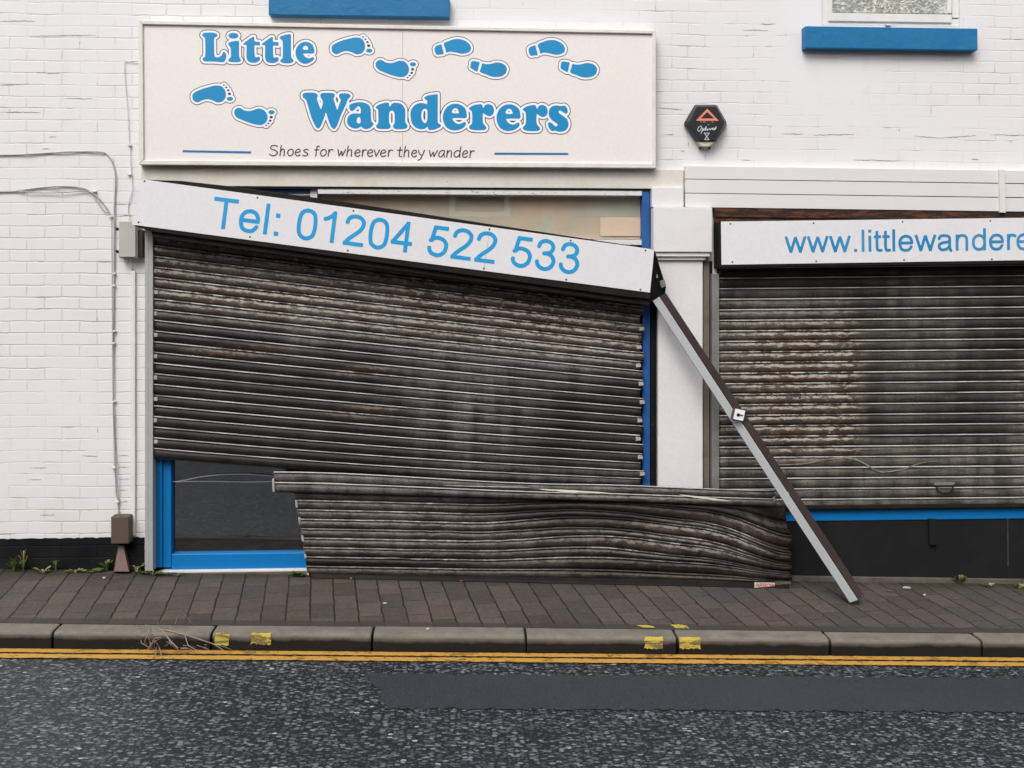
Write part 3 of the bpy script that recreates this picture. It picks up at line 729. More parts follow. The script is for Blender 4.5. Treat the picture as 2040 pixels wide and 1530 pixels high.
# ------------------------------------------------------------------ shop name sign
SG = thing('shop_sign', 'cream Little Wanderers shop sign with blue letters and footprints', 'sign')
sc4 = [(275, 40), (1307, 60), (1307, 335), (276, 328)]
inn = [(284, 48), (1300, 67), (1300, 325.5), (286, 319)]
for k in range(4):
    a, b, c, d_ = sc4[k], sc4[(k+1) % 4], inn[(k+1) % 4], inn[k]
    MB().prism([a, b, c, d_], 0, .095).build('frame', M['alu'], SG, .004)
xm = 802
MB().prism([(283, 47), (xm-.2, 57), (xm-.2, 323), (285, 320)], .01, .078).build('panel', M['signpanel'], SG, .0008)
MB().prism([(xm+.2, 57), (1301, 66), (1301, 326), (xm+.2, 323)], .01, .078).build('panel', M['signpanel'], SG, .0008)
def z(ox, oy, s): return lambda pts: [(ox+x/s, oy+y/s) for x, y in pts]
z1, z2, z3, z4, z5, z7 = z(390, 50, 8.16), z(590, 170, 8.16), z(800, 170, 10.2), z(960, 170, 10.2), z(370, 150, 10.2), z(850, 60, 10.2)
sh = lambda pts, dx, dy: [(x+dx, y+dy) for x, y in pts]
Fd = Field(370, 55, 1205, 280, .62)
Ll = [(105,165),(125,130),(200,122),(290,124),(345,150),(345,185),(300,215),(300,340),(303,480),(325,520),(380,518),(420,490),(440,445),(470,440),(495,480),(490,540),(460,595),(435,605),(300,592),(150,590),(112,560),(125,530),(152,505),(155,350),(150,215),(125,190)]
ii = [(528,300),(560,275),(640,258),(700,262),(703,350),(705,500),(725,550),(735,575),(710,597),(630,603),(550,595),(528,572),(545,545),(570,510),(568,380),(540,335)]
tt = [(775,300),(850,240),(920,195),(950,195),(958,265),(1035,272),(1042,325),(1030,332),(960,330),(955,400),(960,500),(980,525),(1020,512),(1045,535),(1035,575),(990,605),(920,612),(850,585),(825,520),(825,400),(822,325),(785,322)]
ll = [(1360,210),(1400,175),(1480,152),(1540,150),(1548,180),(1548,350),(1552,510),(1585,565),(1580,600),(1520,620),(1430,618),(1378,595),(1382,560),(1412,530),(1415,400),(1412,270),(1390,235)]
le = [(1915,458),(1925,400),(1900,325),(1840,282),(1770,272),(1690,305),(1635,380),(1622,460),(1650,550),(1710,610),(1790,630),(1870,600),(1915,560),(1920,525),(1895,522),(1850,540),(1800,530),(1760,495),(1747,464),(1830,460)]
leh = [(1745,395),(1752,350),(1785,335),(1820,355),(1822,398)]
Fd.poly(z1(Ll)); Fd.ell(390+612/8.16, 50+173/8.16, 82/8.16, 47/8.16); Fd.poly(z1(ii)); Fd.poly(z1(tt)); Fd.poly(z1(sh(tt, 302, 5))); Fd.poly(z1(ll)); Fd.poly(z1(le), z1(leh))
Fd2 = Field(585, 165, 1150, 282, .62)
Wg = [(105,165),(120,130),(180,118),(290,120),(345,145),(350,180),(338,215),(360,290),(395,378),(410,375),(432,300),(430,250),(400,195),(395,150),(430,125),(520,122),(610,130),(628,170),(608,220),(630,290),(660,385),(675,385),(705,290),(725,235),(700,190),(700,145),(740,130),(830,132),(878,155),(880,190),(840,230),(800,330),(730,480),(670,640),(630,705),(600,705),(560,660),(515,540),(485,445),(450,540),(405,650),(370,698),(335,690),(300,640),(240,500),(180,290),(150,225),(115,200)]
ag = [(860,340),(900,300),(1000,275),(1100,280),(1180,320),(1212,390),(1215,480),(1225,580),(1258,620),(1235,665),(1170,705),(1100,705),(1055,672),(1000,698),(920,695),(850,650),(828,580),(850,500),(920,460),(1000,455),(1045,455),(1048,380),(1015,338),(975,365),(930,410),(880,405)]
ah = [(985,560),(1000,520),(1035,520),(1048,560),(1045,605),(1015,620),(988,600)]
ng = [(1295,355),(1340,315),(1430,285),(1495,282),(1508,300),(1515,340),(1530,340),(1570,290),(1650,285),(1720,310),(1765,370),(1775,460),(1775,590),(1808,650),(1795,695),(1720,712),(1620,710),(1575,680),(1580,645),(1600,600),(1600,480),(1585,425),(1550,412),(1515,440),(1510,520),(1512,600),(1535,660),(1515,700),(1430,710),(1330,702),(1300,670),(1312,640),(1335,600),(1335,480),(1332,395),(1300,375)]
dg = [(180,600),(200,490),(270,400),(370,360),(460,365),(515,385),(520,350),(520,310),(480,285),(465,255),(510,215),(620,190),(725,180),(735,200),(735,400),(735,720),(750,770),(795,800),(790,840),(720,880),(630,905),(550,900),(535,850),(515,850),(470,880),(390,890),(290,860),(210,770)]
dh = [(400,600),(420,510),(470,475),(515,495),(525,600),(515,720),(480,765),(440,745),(410,690)]
eg = [(1312,660),(1322,570),(1290,465),(1200,395),(1090,372),(980,400),(890,480),(842,600),(845,720),(900,840),(990,900),(1090,915),(1200,890),(1280,840),(1308,780),(1290,745),(1250,755),(1180,785),(1110,770),(1055,720),(1042,668),(1180,662)]
eh = [(1030,560),(1035,500),(1085,462),(1135,480),(1158,525),(1158,565)]
rg = [(1370,470),(1420,425),(1500,395),(1600,382),(1635,395),(1655,455),(1675,440),(1710,395),(1780,382),(1850,420),(1878,500),(1860,580),(1800,625),(1730,610),(1685,580),(1660,565),(1650,620),(1652,740),(1680,800),(1722,850),(1705,895),(1640,910),(1500,910),(1400,890),(1370,850),(1395,810),(1430,770),(1435,650),(1430,540),(1400,505)]
sg_ = [(1360,560),(1375,480),(1430,425),(1520,408),(1610,422),(1680,412),(1730,460),(1745,530),(1725,575),(1690,570),(1640,540),(1590,508),(1560,525),(1575,570),(1650,620),(1730,690),(1760,780),(1740,870),(1670,930),(1570,940),(1480,920),(1430,930),(1380,890),(1345,820),(1345,765),(1375,750),(1430,775),(1480,825),(1520,830),(1538,795),(1510,765),(1430,710),(1370,640)]
Fd2.poly(z2(Wg)); Fd2.poly(z2(ag), z2(ah)); Fd2.poly(z2(ng)); Fd2.poly(z3(dg), z3(dh)); Fd2.poly(z3(eg), z3(eh)); Fd2.poly(z3(rg))
Fd2.poly(sh(z3(eg), 107, 1.2), sh(z3(eh), 107, 1.2)); Fd2.poly(sh(z3(rg), 107, 1.7)); Fd2.poly(z4(sg_))
zS = lambda off: (lambda x, y: P(x, y, .078+off))
def outlined(field, name, fillmat, o1=4.3, o2=5.9):
    a = field.mesh(name+'_outline', M['vblack'], SG, o2, zS(.0008))
    b = field.mesh(name+'_border', M['vwhite'], SG, o1, zS(.0016))
    c = field.mesh(name, fillmat, SG, 0, zS(.0024))
Fd.D = Fd.D[:int((160-55)/.62), :int((650-370)/.62)]; outlined(Fd, 'lettering', M['vblue']); outlined(Fd2, 'lettering', M['vblue'])
fA = [(135,430),(150,375),(220,325),(340,275),(480,235),(600,208),(700,215),(770,260),(810,340),(812,430),(770,510),(700,545),(630,548),(560,515),(480,490),(400,488),(320,515),(240,550),(180,530),(145,490)]
tA = [(775,198,20,14),(822,245,22,16),(863,302,26,19),(888,376,33,25),(898,477,63,40)]
fB = [(985,760),(1000,700),(1060,662),(1120,668),(1190,710),(1290,725),(1380,705),(1470,675),(1560,690),(1630,750),(1662,830),(1650,920),(1590,990),(1500,1010),(1400,995),(1280,960),(1150,910),(1050,865),(1000,810)]
tB = [(1634,1020,20,14),(1677,977,22,16),(1717,922,26,22),(1736,850,32,26),(1743,750,63,42)]
def foot(poly, toes, dx, dy):
    pts = sh(z5(poly), dx, dy); a = np.array(pts)
    allx = [370+t[0]/10.2+dx for t in toes]; ally = [150+t[1]/10.2+dy for t in toes]
    bb = (min(a[:, 0].min(), min(allx))-13, min(a[:, 1].min(), min(ally))-12, max(a[:, 0].max(), max(allx))+16, max(a[:, 1].max(), max(ally))+12)
    f = Field(*bb, .6); f.poly(pts); n = Field(*bb, .45); n2 = Field(*bb, .45)
    for i, t in enumerate(toes):
        f.ell(370+t[0]/10.2+dx, 150+t[1]/10.2+dy, t[2]/10.2, t[3]/10.2)
        if i < 4: n.ell(370+t[0]/10.2+dx, 150+t[1]/10.2+dy, t[2]/10.2, t[3]/10.2)
    outlined(f, 'footprint', M['vblue'], 4.1, 5.5)
    n.mesh('footprint_toes', M['vnavy'], SG, 0, zS(.0030))
foot(fA, tA, 0, 0); foot(fB, tB, 0, 0); foot(fA, tA, 277.4, -95.9); foot(fB, tB, 281.8, -95.4)
hA = [(160,370),(185,330),(240,305),(295,290),(310,330),(345,480),(290,492),(210,500),(180,470),(165,420)]
sA = [(350,270),(450,220),(560,185),(680,182),(790,220),(870,285),(902,360),(880,430),(800,470),(700,478),(610,458),(520,440),(450,440),(400,455),(375,370)]
hB = [(895,700),(910,640),(960,628),(1020,638),(1075,655),(1060,720),(1030,840),(960,810),(900,775),(888,740)]
sB = [(1130,680),(1200,690),(1300,685),(1400,660),(1490,662),(1580,700),(1630,780),(1610,870),(1540,930),(1430,952),(1320,945),(1220,905),(1085,850),(1105,760)]
def shoe(h, s_, dx, dy):
    a, b = sh(z7(h), dx, dy), sh(z7(s_), dx, dy); q = np.array(a+b)
    f = Field(q[:, 0].min()-12, q[:, 1].min()-12, q[:, 0].max()+12, q[:, 1].max()+12, .6)
    f.poly(a); f.poly(b); outlined(f, 'shoeprint', M['vblue'], 4.1, 5.5)
shoe(hA, sA, 0, 0); shoe(hB, sB, 0, 0); shoe(hA, sA, 187.3, 2); shoe(hB, sB, 179.7, 1)
for (a, b) in (((364, 301), (500, 303.5)), ((985, 306), (1132, 306.5))):
    MB().prism([(a[0], a[1]-2), (b[0], b[1]-2), (b[0], b[1]+2), (a[0], a[1]+2)], .0785, .080).build('rule_line', M['vline'], SG)
# tagline, single-stroke hand lettering (unit box: width 0..1, baseline 0, x-height 1)
HAND = {
 'S': [[(.95,1.35),(.75,1.52),(.35,1.5),(.1,1.25),(.25,.98),(.7,.78),(.95,.5),(.8,.15),(.4,-.03),(0,.2)]],
 'h': [[(.25,1.55),(.12,.8),(0,0)],[(.08,.55),(.4,.95),(.75,.98),(.85,.7),(.78,0)]],
 'o': [[(.55,.98),(.2,.85),(.02,.45),(.2,.05),(.55,.02),(.9,.3),(.95,.7),(.75,.97),(.5,.98)]],
 'e': [[(.08,.5),(.5,.53),(.92,.68),(.8,.97),(.45,.98),(.1,.68),(.05,.3),(.3,.02),(.65,.02),(.9,.18)]],
 's': [[(.95,.9),(.6,1.0),(.25,.85),(.35,.6),(.75,.45),(.85,.2),(.5,.0),(.05,.08)]],
 'f': [[(1,1.4),(.75,1.52),(.5,1.35),(.38,.8),(.25,0)],[(.05,.92),(.85,.98)]],
 'r': [[(.2,1.0),(.12,.5),(.05,0)],[(.12,.5),(.35,.85),(.65,1.0),(1,.93)]],
 'w': [[(.05,1.0),(.18,.05)],[(.18,.05),(.5,.75)],[(.5,.75),(.58,.05)],[(.58,.05),(1,1.0)]],
 'v': [[(.05,1.0),(.35,.03)],[(.35,.03),(1,1.0)]],
 't': [[(.6,1.45),(.45,.6),(.4,.15),(.6,.0),(.8,.05)],[(.05,.98),(1,1.02)]],
 'y': [[(.1,1.0),(.25,.45),(.5,.3)],[(1,1.0),(.7,.3),(.4,-.3),(.05,-.5)]],
 'a': [[(.9,.95),(.55,1.0),(.15,.75),(.02,.3),(.2,.03),(.5,.12),(.85,.6)],[(.92,.98),(.82,.4),(.95,0)]],
 'n': [[(.12,1.0),(.0,0)],[(.06,.5),(.35,.88),(.75,.98),(.88,.7),(.82,0)]],
 'd': [[(.85,.9),(.5,1.0),(.12,.75),(.02,.3),(.25,.02),(.6,.15),(.85,.55)],[(1,1.6),(.88,.7),(.85,0)]]}
hx = [('S',80,155),('h',175,222),('o',245,300),('e',315,365),('s',382,440),('f',494,540),('o',548,605),('r',618,665),('w',708,780),('h',792,845),('e',865,918),('r',932,977),('e',982,1035),('v',1045,1095),('e',1102,1155),('r',1172,1217),('t',1258,1305),('h',1320,1372),('e',1390,1440),('y',1448,1510),('w',1552,1630),('a',1640,1700),('n',1715,1765),('d',1782,1845),('e',1860,1910),('r',1927,1970)]
f = Field(530, 283, 952, 325, .45)
for ch, a, b in hx:
    base = 139+.0090*(a-80); 
    for st in HAND[ch]:
        pts = [(520+(a+u*(b-a))/4.636, 280+(base-v*61)/4.636) for u, v in st]
        f.stroke(catopen(pts, 4), 1.12)
f.mesh('tagline', M['vblack'], SG, 0, zS(.0012))
# ------------------------------------------------------------------ sans lettering for the shutter boxes
SANS = {  # name: (advance, strokes) ; l = straight, c = curved, b = dot box
 'T': (611, [('l', [(20,674),(591,674)]), ('l', [(305,0),(305,700)])]),
 'e': (556, [('c', [(474,262),(462,360),(400,455),(283,490),(165,452),(92,350),(82,255),(110,120),(180,48),(285,30),(385,58),(465,160)]), ('l', [(90,268),(514,268)])]),
 'l': (222, [('l', [(110,0),(110,716)])]),
 ':': (278, [('b', 95, 0), ('b', 95, 419)]), '.': (278, [('b', 95, 0)]), ' ': (278, []),
 '0': (556, [('c', [(275,676),(180,650),(110,560),(86,352),(110,145),(180,60),(275,30),(370,60),(440,145),(464,352),(440,560),(370,650),(275,676),(240,674)])]),
 '1': (556, [('l', [(330,0),(330,719)]), ('c', [(340,705),(280,630),(200,568),(108,530)])]),
 '2': (556, [('c', [(76,512),(105,605),(170,658),(265,678),(375,655),(450,580),(458,500),(425,410),(345,315),(240,225),(140,130),(92,60)]), ('l', [(32,42),(503,42)])]),
 '4': (556, [('l', [(368,0),(368,716)]), ('l', [(15,208),(508,208)]), ('l', [(42,190),(380,690)])]),
 '5': (556, [('l', [(142,664),(478,664)]), ('l', [(176,690),(110,330)]), ('c', [(86,352),(140,395),(200,425),(280,430),(390,392),(455,310),(462,225),(430,120),(350,50),(255,30),(150,62),(90,130),(78,192)])]),
 '3': (556, [('c', [(85,525),(115,615),(175,662),(262,678),(360,645),(412,575),(410,490),(350,415),(225,388)]), ('c', [(215,385),(300,390),(405,345),(460,250),(455,180),(410,90),(330,42),(250,30),(160,60),(100,125),(80,195)])]),
 't': (278, [('c', [(120,665),(120,400),(120,150),(140,60),(190,38),(262,44)]), ('l', [(18,482),(255,482)])]),
 'i': (222, [('l', [(110,0),(110,519)]), ('b', 64, 620)]),
 'w': (722, [('l', [(48,525),(210,5)]), ('l', [(200,0),(362,505)]), ('l', [(358,505),(522,0)]), ('l', [(510,5),(674,525)])]),
 'a': (556, [('c', [(80,375),(110,455),(180,488),(270,490),(380,470),(425,395),(425,180),(435,70),(470,-4)]), ('c', [(425,302),(330,278),(200,258),(105,215),(82,140),(120,60),(215,30),(330,62),(405,125),(425,180)])]),
 'n': (556, [('l', [(110,0),(110,519)]), ('c', [(112,300),(130,410),(200,475),(300,488),(390,455),(424,360),(424,200),(424,0)])]),
 'd': (556, [('l', [(448,0),(448,716)]), ('c', [(268,490),(165,450),(95,360),(82,259),(100,140),(165,55),(268,30),(370,60),(435,150),(448,259),(435,370),(370,455),(268,490),(240,484)])]),
 'r': (333, [('l', [(110,0),(110,519)]), ('c', [(112,290),(130,410),(190,476),(260,482),(345,452)])]),
 's': (500, [('c', [(420,380),(380,460),(260,492),(140,460),(110,380),(180,310),(320,265),(410,215),(410,110),(330,45),(240,30),(130,55),(80,155)])]),
 'A': (667, [('l', [(20,0),(335,700)]), ('l', [(335,700),(645,0)]), ('l', [(140,230),(530,230)])]),
 'R': (722, [('l', [(125,0),(125,716)]), ('c', [(100,674),(420,674),(580,600),(560,430),(440,360),(100,355)]), ('l', [(380,350),(660,0)])]),
 'O': (778, [('c', [(390,680),(200,620),(95,450),(95,250),(200,80),(390,36),(580,80),(685,250),(685,450),(580,620),(390,680),(340,672)])]),
 'W': (944, [('l', [(40,716),(240,0)]), ('l', [(240,0),(470,700)]), ('l', [(470,700),(700,0)]), ('l', [(700,0),(905,716)])])}
def sans(text, org, slope, cap, fld, wt=44, clipx=1e9):
    ca, sa = math.cos(slope), math.sin(slope); k = cap/716.; pen = 0
    def T_(x, y): return (org[0]+((pen+x)*ca+y*sa)*k, org[1]+((pen+x)*sa-y*ca)*k)
    for ch in text:
        adv, st = SANS[ch]
        for q in st:
            if q[0] == 'b': fld.stroke([T_(q[1]+48, q[2]), T_(q[1]+48, q[2]+98)], wt*k*1.1, True)
            else:
                pts = [T_(*p) for p in q[1]]
                fld.stroke(catopen(pts, 5) if q[0] == 'c' else pts, wt*k, True)
        pen += adv
# ------------------------------------------------------------------ roller shutter laths
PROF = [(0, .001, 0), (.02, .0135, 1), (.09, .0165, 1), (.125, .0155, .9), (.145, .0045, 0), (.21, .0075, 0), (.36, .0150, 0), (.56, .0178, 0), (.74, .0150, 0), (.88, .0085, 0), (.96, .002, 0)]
def laths(name, mat, parent, n, pos, wear, nu=90, prof=PROF, uneven=.6):
    """pos(u, w) -> (px, py, depth), u along 0..1, w down 0..1; one continuous folded curtain"""
    mb = MB(); mb.uv = []; mb.wear = []; rows = []
    for i in range(n):
        for t, dp, e in prof: rows.append(((i+t)/n, dp, e, i+t))
    rows.append((1.0, .001, 0, n)); k = nu+1
    for w, dp, e, lv in rows:
        li = int(lv); rs = random.Random(li*13+n); wob = [rs.uniform(-1, 1) for _ in range(6)]; rowd = rs.uniform(-.0022, .0022)
        for j in range(k):
            u = j/nu; px, py, d = pos(u, w)
            q = sum(wob[a]*math.sin((a+1)*math.pi*u*1.3+a) for a in range(4))*.0009
            p = P(px, py+uneven*(wob[0]*.8+wob[1]*math.sin(2.2*u*math.pi+wob[2]*3)*.8)*math.sin(math.pi*(lv-li)) , d+dp*(1+.18*wob[4])+q+rowd); mb.v.append(tuple(p))
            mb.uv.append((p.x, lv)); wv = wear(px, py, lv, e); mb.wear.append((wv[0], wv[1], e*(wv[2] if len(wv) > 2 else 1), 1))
    mb.f = [(a*k+j, (a+1)*k+j, (a+1)*k+j+1, a*k+j+1) for a in range(len(rows)-1) for j in range(nu)]
    o = mb.build(name, mat, parent, smooth=True)
    so_ = o.modifiers.new('thickness', 'SOLIDIFY'); so_.thickness = .0015; so_.offset = -1
    return o
def blob(x, y, cx, cy, rx, ry):
    return max(0., 1-((x-cx)/rx)**2-((y-cy)/ry)**2)
def sm(a, b, x): t = min(1, max(0, (x-a)/(b-a))); return t*t*(3-2*t)
# hanging, skewed shutter
SH = thing('roller_shutter', 'collapsed roller shutter hanging skewed, its box lettered with a phone number', 'shutter')
def posA(u, w):
    x = 304+(1279-304)*u
    yl = 466+(913-466)*w; g = w if w < .86 else .86+(w-.86)*.86
    yr = 592+(976-592)*g
    y = yl+(yr-yl)*u + 7*math.sin(math.pi*u)*w*w
    edge = 0
    x += (2.0*math.sin(int(w*20.99)*2.4))*(1 if u > .98 else 0)*2 + (1.5*math.sin(int(w*20.99)*1.7))*(1 if u < .02 else 0)
    d = .05+.012*math.sin(3*u+2*w)*w+.02*w*u
    return x, y, d
def wearA(x, y, lv, e):
    yy = y-.12*(x-304)
    top = sm(640, 560, yy-20)
    r = .68*top + .95*blob(x, y, 470, 700, 130, 16)+.9*blob(x, y, 720, 740, 80, 14)+.8*blob(x, y, 720, 820, 90, 18)+.6*blob(x, y, 1100, 620, 160, 50)+.5*blob(x, y, 1000, 590, 300, 40)+.4*blob(x, y, 500, 590, 200, 25)
    g = .06+.60*top+.55*blob(x, y, 610, 650, 60, 90)+.65*blob(x, y, 930, 780, 190, 180)+.6*blob(x, y, 1150, 700, 110, 90)+.3*blob(x, y, 760, 640, 100, 70)+.55*sm(900, 960, y)*sm(700, 900, x)
    return min(1, r), min(1, g)
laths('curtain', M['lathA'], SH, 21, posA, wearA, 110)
for q in range(10):
    w = (2*q+1.45)/21; x, y, d = posA(0, w)
    MB().prism([(x+1, y-4), (x+9, y-3.5), (x+9, y+4), (x+1, y+4)], d, d+.021).build('end_lock', M['nylon'], SH, .002)
    x, y, d = posA(1, w); 
    if q: MB().prism([(x-8, y-4), (x+1, y-3.5), (x+2, y+3), (x-8, y+4)], d, d+.022).build('end_lock', M['nylon'], SH, .002)
pb('guide_rail', M['galv'], SH, 288.5, 296, 452, 1137.5, 0, .085, .002)
pb('guide_rail', M['galv'], SH, 296, 304.5, 452, 1137.5, 0, .090, .002)
# box
hd = .255
front = [(283, 357), (1303.5, 497), (1295, 583), (262.5, 447.5)]
MB().prism(front, hd-.004, hd).build('box_panel', M['hoodpanel'], SH, .001)
MB().prism([(284, 357.5), (360, 360), (460, 371), (640, 395), (1303, 496), (1296, 596), (1250, 592), (300, 461), (266, 449)], .03, hd-.005).build('box', M['hood'], SH, .006)
MB().prism([(300, 459), (1296, 594), (1294, 609), (304, 473)], .08, hd-.03).build('box_underside', M['hood'], SH, .006)
# bent end plate torn outwards
fr = [P(1303.5, 497, hd-.002), P(1327, 571, .13), P(1323, 601, .10), P(1296, 596, hd-.03)]
bk = [p+Vector((-.006, .004, 0)) for p in fr]
MB().solid(fr, bk).build('end_plate', M['black'], SH, .001)
MB().prism([(1314, 560), (1324, 557), (1327, 570), (1318, 574)], .12, .17).build('end_bracket', M['galvdirty'], SH, .002)
MB().prism([(1306, 548), (1309.5, 546), (1311, 553), (1307.5, 554)], .12, .20).build('bolt', M['nylon'], SH, .001)
sc = Field(415, 385, 1170, 560, .6); sans('Tel: 01204 522 533', (418, 453), .1275, 61.8, sc, 46)
sc.mesh('lettering', M['vsky'], SH, 0, lambda x, y: P(x, y, hd+.0012))
for x, y in ((288, 361), (513, 394), (704, 420), (975, 457), (1137, 479), (1286, 499), (276, 443), (498, 472), (693, 499), (964, 535), (1128, 557), (1276, 577)):
    MB().disc(P(x, y, hd), .006, .002).build('screw', M['screw'], SH)
MB().prism([(975, 458), (976, 458), (965, 536), (964, 536)], hd, hd+.0006).build('panel_seam', M['boxgrey'], SH)
# intact shutter on the right
S2 = thing('roller_shutter', 'closed brown roller shutter with a web address on its white box', 'shutter')
XE = 2480
def posB(u, w):
    x = 1432+(XE-1432)*u; y = 532+(1016-532)*w - (x-1432)*.0095*(1-.1*w)
    return x, y, .045+.004*math.sin(5*u+3*w)
def wearB(x, y, lv, e):
    r = .9*sm(1745, 1670, x)*sm(620, 690, y)*sm(930, 840, y)*sm(1430, 1560, x)+.35*sm(1725, 1690, x)*sm(560, 640, y)*sm(960, 900, y)
    r += .6*sm(2010, 2060, x)*sm(690, 750, y)*sm(900, 820, y)
    g = .12+.75*sm(1745, 1665, x)*sm(560, 620, y)*sm(900, 860, y)+.8*sm(868, 886, y)+.45*blob(x, y, 1800, 680, 200, 200)*(.3+.7*sm(1740, 1780, x))+.3*sm(1960, 2030, x)*sm(700, 760, y)*sm(930, 860, y)
    return min(1, r), min(1, g)
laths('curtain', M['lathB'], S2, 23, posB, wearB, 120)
MB().prism([(1431, 1009), (XE, 999), (XE, 1006), (1431, 1017)], .03, .075).build('bottom_rail', M['hood'], S2, .003)
hb = .215
MB().prism([(1436.5, 441.5), (XE, 428.5), (XE, 512), (1437.5, 527.5)], hb-.004, hb).build('box_panel', M['hoodpanel'], S2, .001)
MB().prism([(1436, 441), (XE, 428), (XE, 520), (1437, 533)], .0, hb-.005).build('box', M['hood'], S2, .004)
pb('guide_rail', M['galvdirty'], S2, 1418.5, 1433, 545, 1030, 0, .078, .003)
f = Field(1560, 440, 2240, 525, .6); sans('www.littlewanderers', (1563, 503.5), -.0125, 43.9, f, 46)
f.mesh('lettering', M['vfade'], S2, 0, lambda x, y: P(x, y, hb+.0012))
for x, y in ((1455, 446), (1621, 444.5), (1798, 442), (1973, 440), (1459, 522), (1626, 520.5), (1801, 518), (1976, 516.5), (2150, 437), (2150, 513)):
    MB().disc(P(x, y, hb), .0055, .002).build('screw', M['screw'], S2)
hn = MB(); hn.tube([P(1866, 965, .065), P(1868, 978, .085), P(1877, 984, .09), P(1890, 983, .09), P(1898, 975, .085), P(1899, 964, .065)], .006)
hn.build('handle', M['hood'], S2, smooth=True); pb('handle_plate', M['galvdirty'], S2, 1862, 1902, 961, 967, .06, .072, .002)
mb = MB(); gp = [(1500, 925), (1545, 926), (1600, 924), (1650, 915), (1690, 912), (1720, 922), (1745, 937), (1765, 940), (1800, 934), (1840, 921), (1880, 918)]
gp = catopen(gp, 5); mb.uv = None
vs = []; 
for i, p in enumerate(gp):
    hw = 1.5*math.sin(math.pi*i/(len(gp)-1))**.4
    for s_ in (-1, 1): vs.append(P(p[0], p[1]+s_*hw, .0668))
mb.add(vs, [(2*i, 2*i+1, 2*i+3, 2*i+2) for i in range(len(gp)-1)]); mb.build('paint_scrawl', M['scrawl'], S2)
# ------------------------------------------------------------------ fallen curtain on the pavement
FC = thing('fallen_shutter_curtain', 'crumpled dark shutter curtain dropped on the pavement against the shopfront', 'shutter curtain')
gdL, gdR = G(620, 1151)[1], G(1575, 1172)[1]
def posF1(u, w):
    x = 545+(1543-545)*u + 4*w
    yt = 939+27*sm(0, .62, u)*.92+ (978-966)*sm(.6, 1, u); yb = 981+29*(u**1.1)
    return x, yt+(yb-yt)*w, .185+.02*u+.006*math.sin(7*u)
def wearF1(x, y, lv, e): return .1+.3*blob(x, y, 1300, 990, 260, 25), .85
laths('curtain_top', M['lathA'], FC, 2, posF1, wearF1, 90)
def posF2(u, w):
    xl = 583+30*w**.8+3*math.sin(int(w*10.99)*2.1)*0; xr = 1566+9*sm(0, .12, w)+3*math.sin(int(w*10.99)*2.3)
    x = xl+(xr-xl)*u
    yt = 977+30*(u**1.2); yb = 1146+16*u
    e = 1.0
    if u > .35: e += .32*math.sin(math.pi*min(1, (u-.35)/.50))**2
    if u > .80: e -= .58*sm(.80, 1.0, u)
    ww = w**e + .016*math.sin(2*math.pi*w*4.5+1)*sm(.35, .8, u) + (.008*math.sin(6*u+5*w)+.004*math.sin(15*u+13*w))*math.sin(math.pi*w)*sm(.25, .6, u)
    y = yt+(yb-yt)*ww
    dB = gdL+(gdR-gdL)*u
    kr = random.Random(int(w*8.99)+40)
    for _ in range(4):
        ku, kw, ka = kr.uniform(.15, .97), kr.uniform(.02, .07), kr.uniform(-1.5, 1.5)
        y += ka*max(0, 1-abs(u-ku)/kw)*math.sin(math.pi*w)
    d = .15+.02*u+(dB-.02-.15-.02*u)*w**1.5 + .030*math.sin(math.pi*w)*math.sin(math.pi*w)*(.3+.7*sm(.3, .9, u)) + .012*math.sin(8*u+6*w)*sm(.3, .8, u)
    if u > .93: d -= .05*sm(.93, 1, u)
    return x, y, d
def wear_glintF2(x, y, lv, e):
    g = .50+.3*blob(x, y, 800, 1060, 320, 60)+.35*blob(x, y, 1400, 1070, 220, 50)-.75*blob(x, y, 1250, 1015, 420, 34)-.7*blob(x, y, 720, 1118, 330, 16)-.8*sm(1480, 1575, x)-.5*blob(x, y, 1350, 1130, 300, 22)
    g = min(1, max(0, g)); rs2 = random.Random(int(lv)*7+3); row = rs2.uniform(.65, 1.2)
    k_ = (1-.45*sm(850, 1250, x))*(1-.75*blob(x, y, 1250, 1015, 420, 34))*row  # painted lip highlight, weaker where the heap lies darker
    k_ = min(1, k_+.55*blob(x, y, 1430, 1075, 90, 40)+.4*blob(x, y, 1250, 1085, 160, 26))
    return .25+.3*blob(x, y, 1400, 1080, 300, 60), g*(.55+.5*row), k_
laths('curtain_lower', M['lathC'], FC, 9, posF2, wear_glintF2, 120, prof=[(t, d*1.25, e) for t, d, e in PROF], uneven=.3)
fr = [P(618, 1142, gdL-.0), P(1575, 1159, gdR), G(1574, 1173)[0]+Vector((0, 0, .002)), G(620, 1153)[0]+Vector((0, 0, .002))]
bk = [p+Vector((0, .045, 0)) for p in fr]
MB().solid(fr, bk).build('bottom_rail', M['hood'], FC, .004)
fr = [P(1545, 1158.5, gdR+.003), P(1576, 1159, gdR+.003), P(1575, 1172.5, gdR+.003), P(1545, 1172, gdR+.003)]
MB().solid(fr, [p+Vector((0, .003, 0)) for p in fr]).build('rail_end_cap', M['concrete'], FC, .001)
fr = [P(1503, 1160, gdR+.004), P(1544, 1161, gdR+.004), P(1544, 1172, gdR+.004), P(1503, 1170.5, gdR+.004)]
MB().solid(fr, [p+Vector((0, .002, 0)) for p in fr]).build('sticker', M['litter'], FC)
f = Field(1500, 1155, 1550, 1176, .35); sans('ARROW', (1506, 1169.4), .02, 7.2, f, 60)
f.mesh('sticker_lettering', M['red'], FC, 0, lambda x, y: P(x, y, gdR+.0048))
for q in range(5):
    w = (2*q+1.5)/10; x, y, d = posF2(0, min(1, w))
    MB().prism([(x-2, y-5), (x+2, y-6), (x+4, y+8), (x, y+9)], d, d+.02).build('end_lock', M['nylon'], FC, .001)
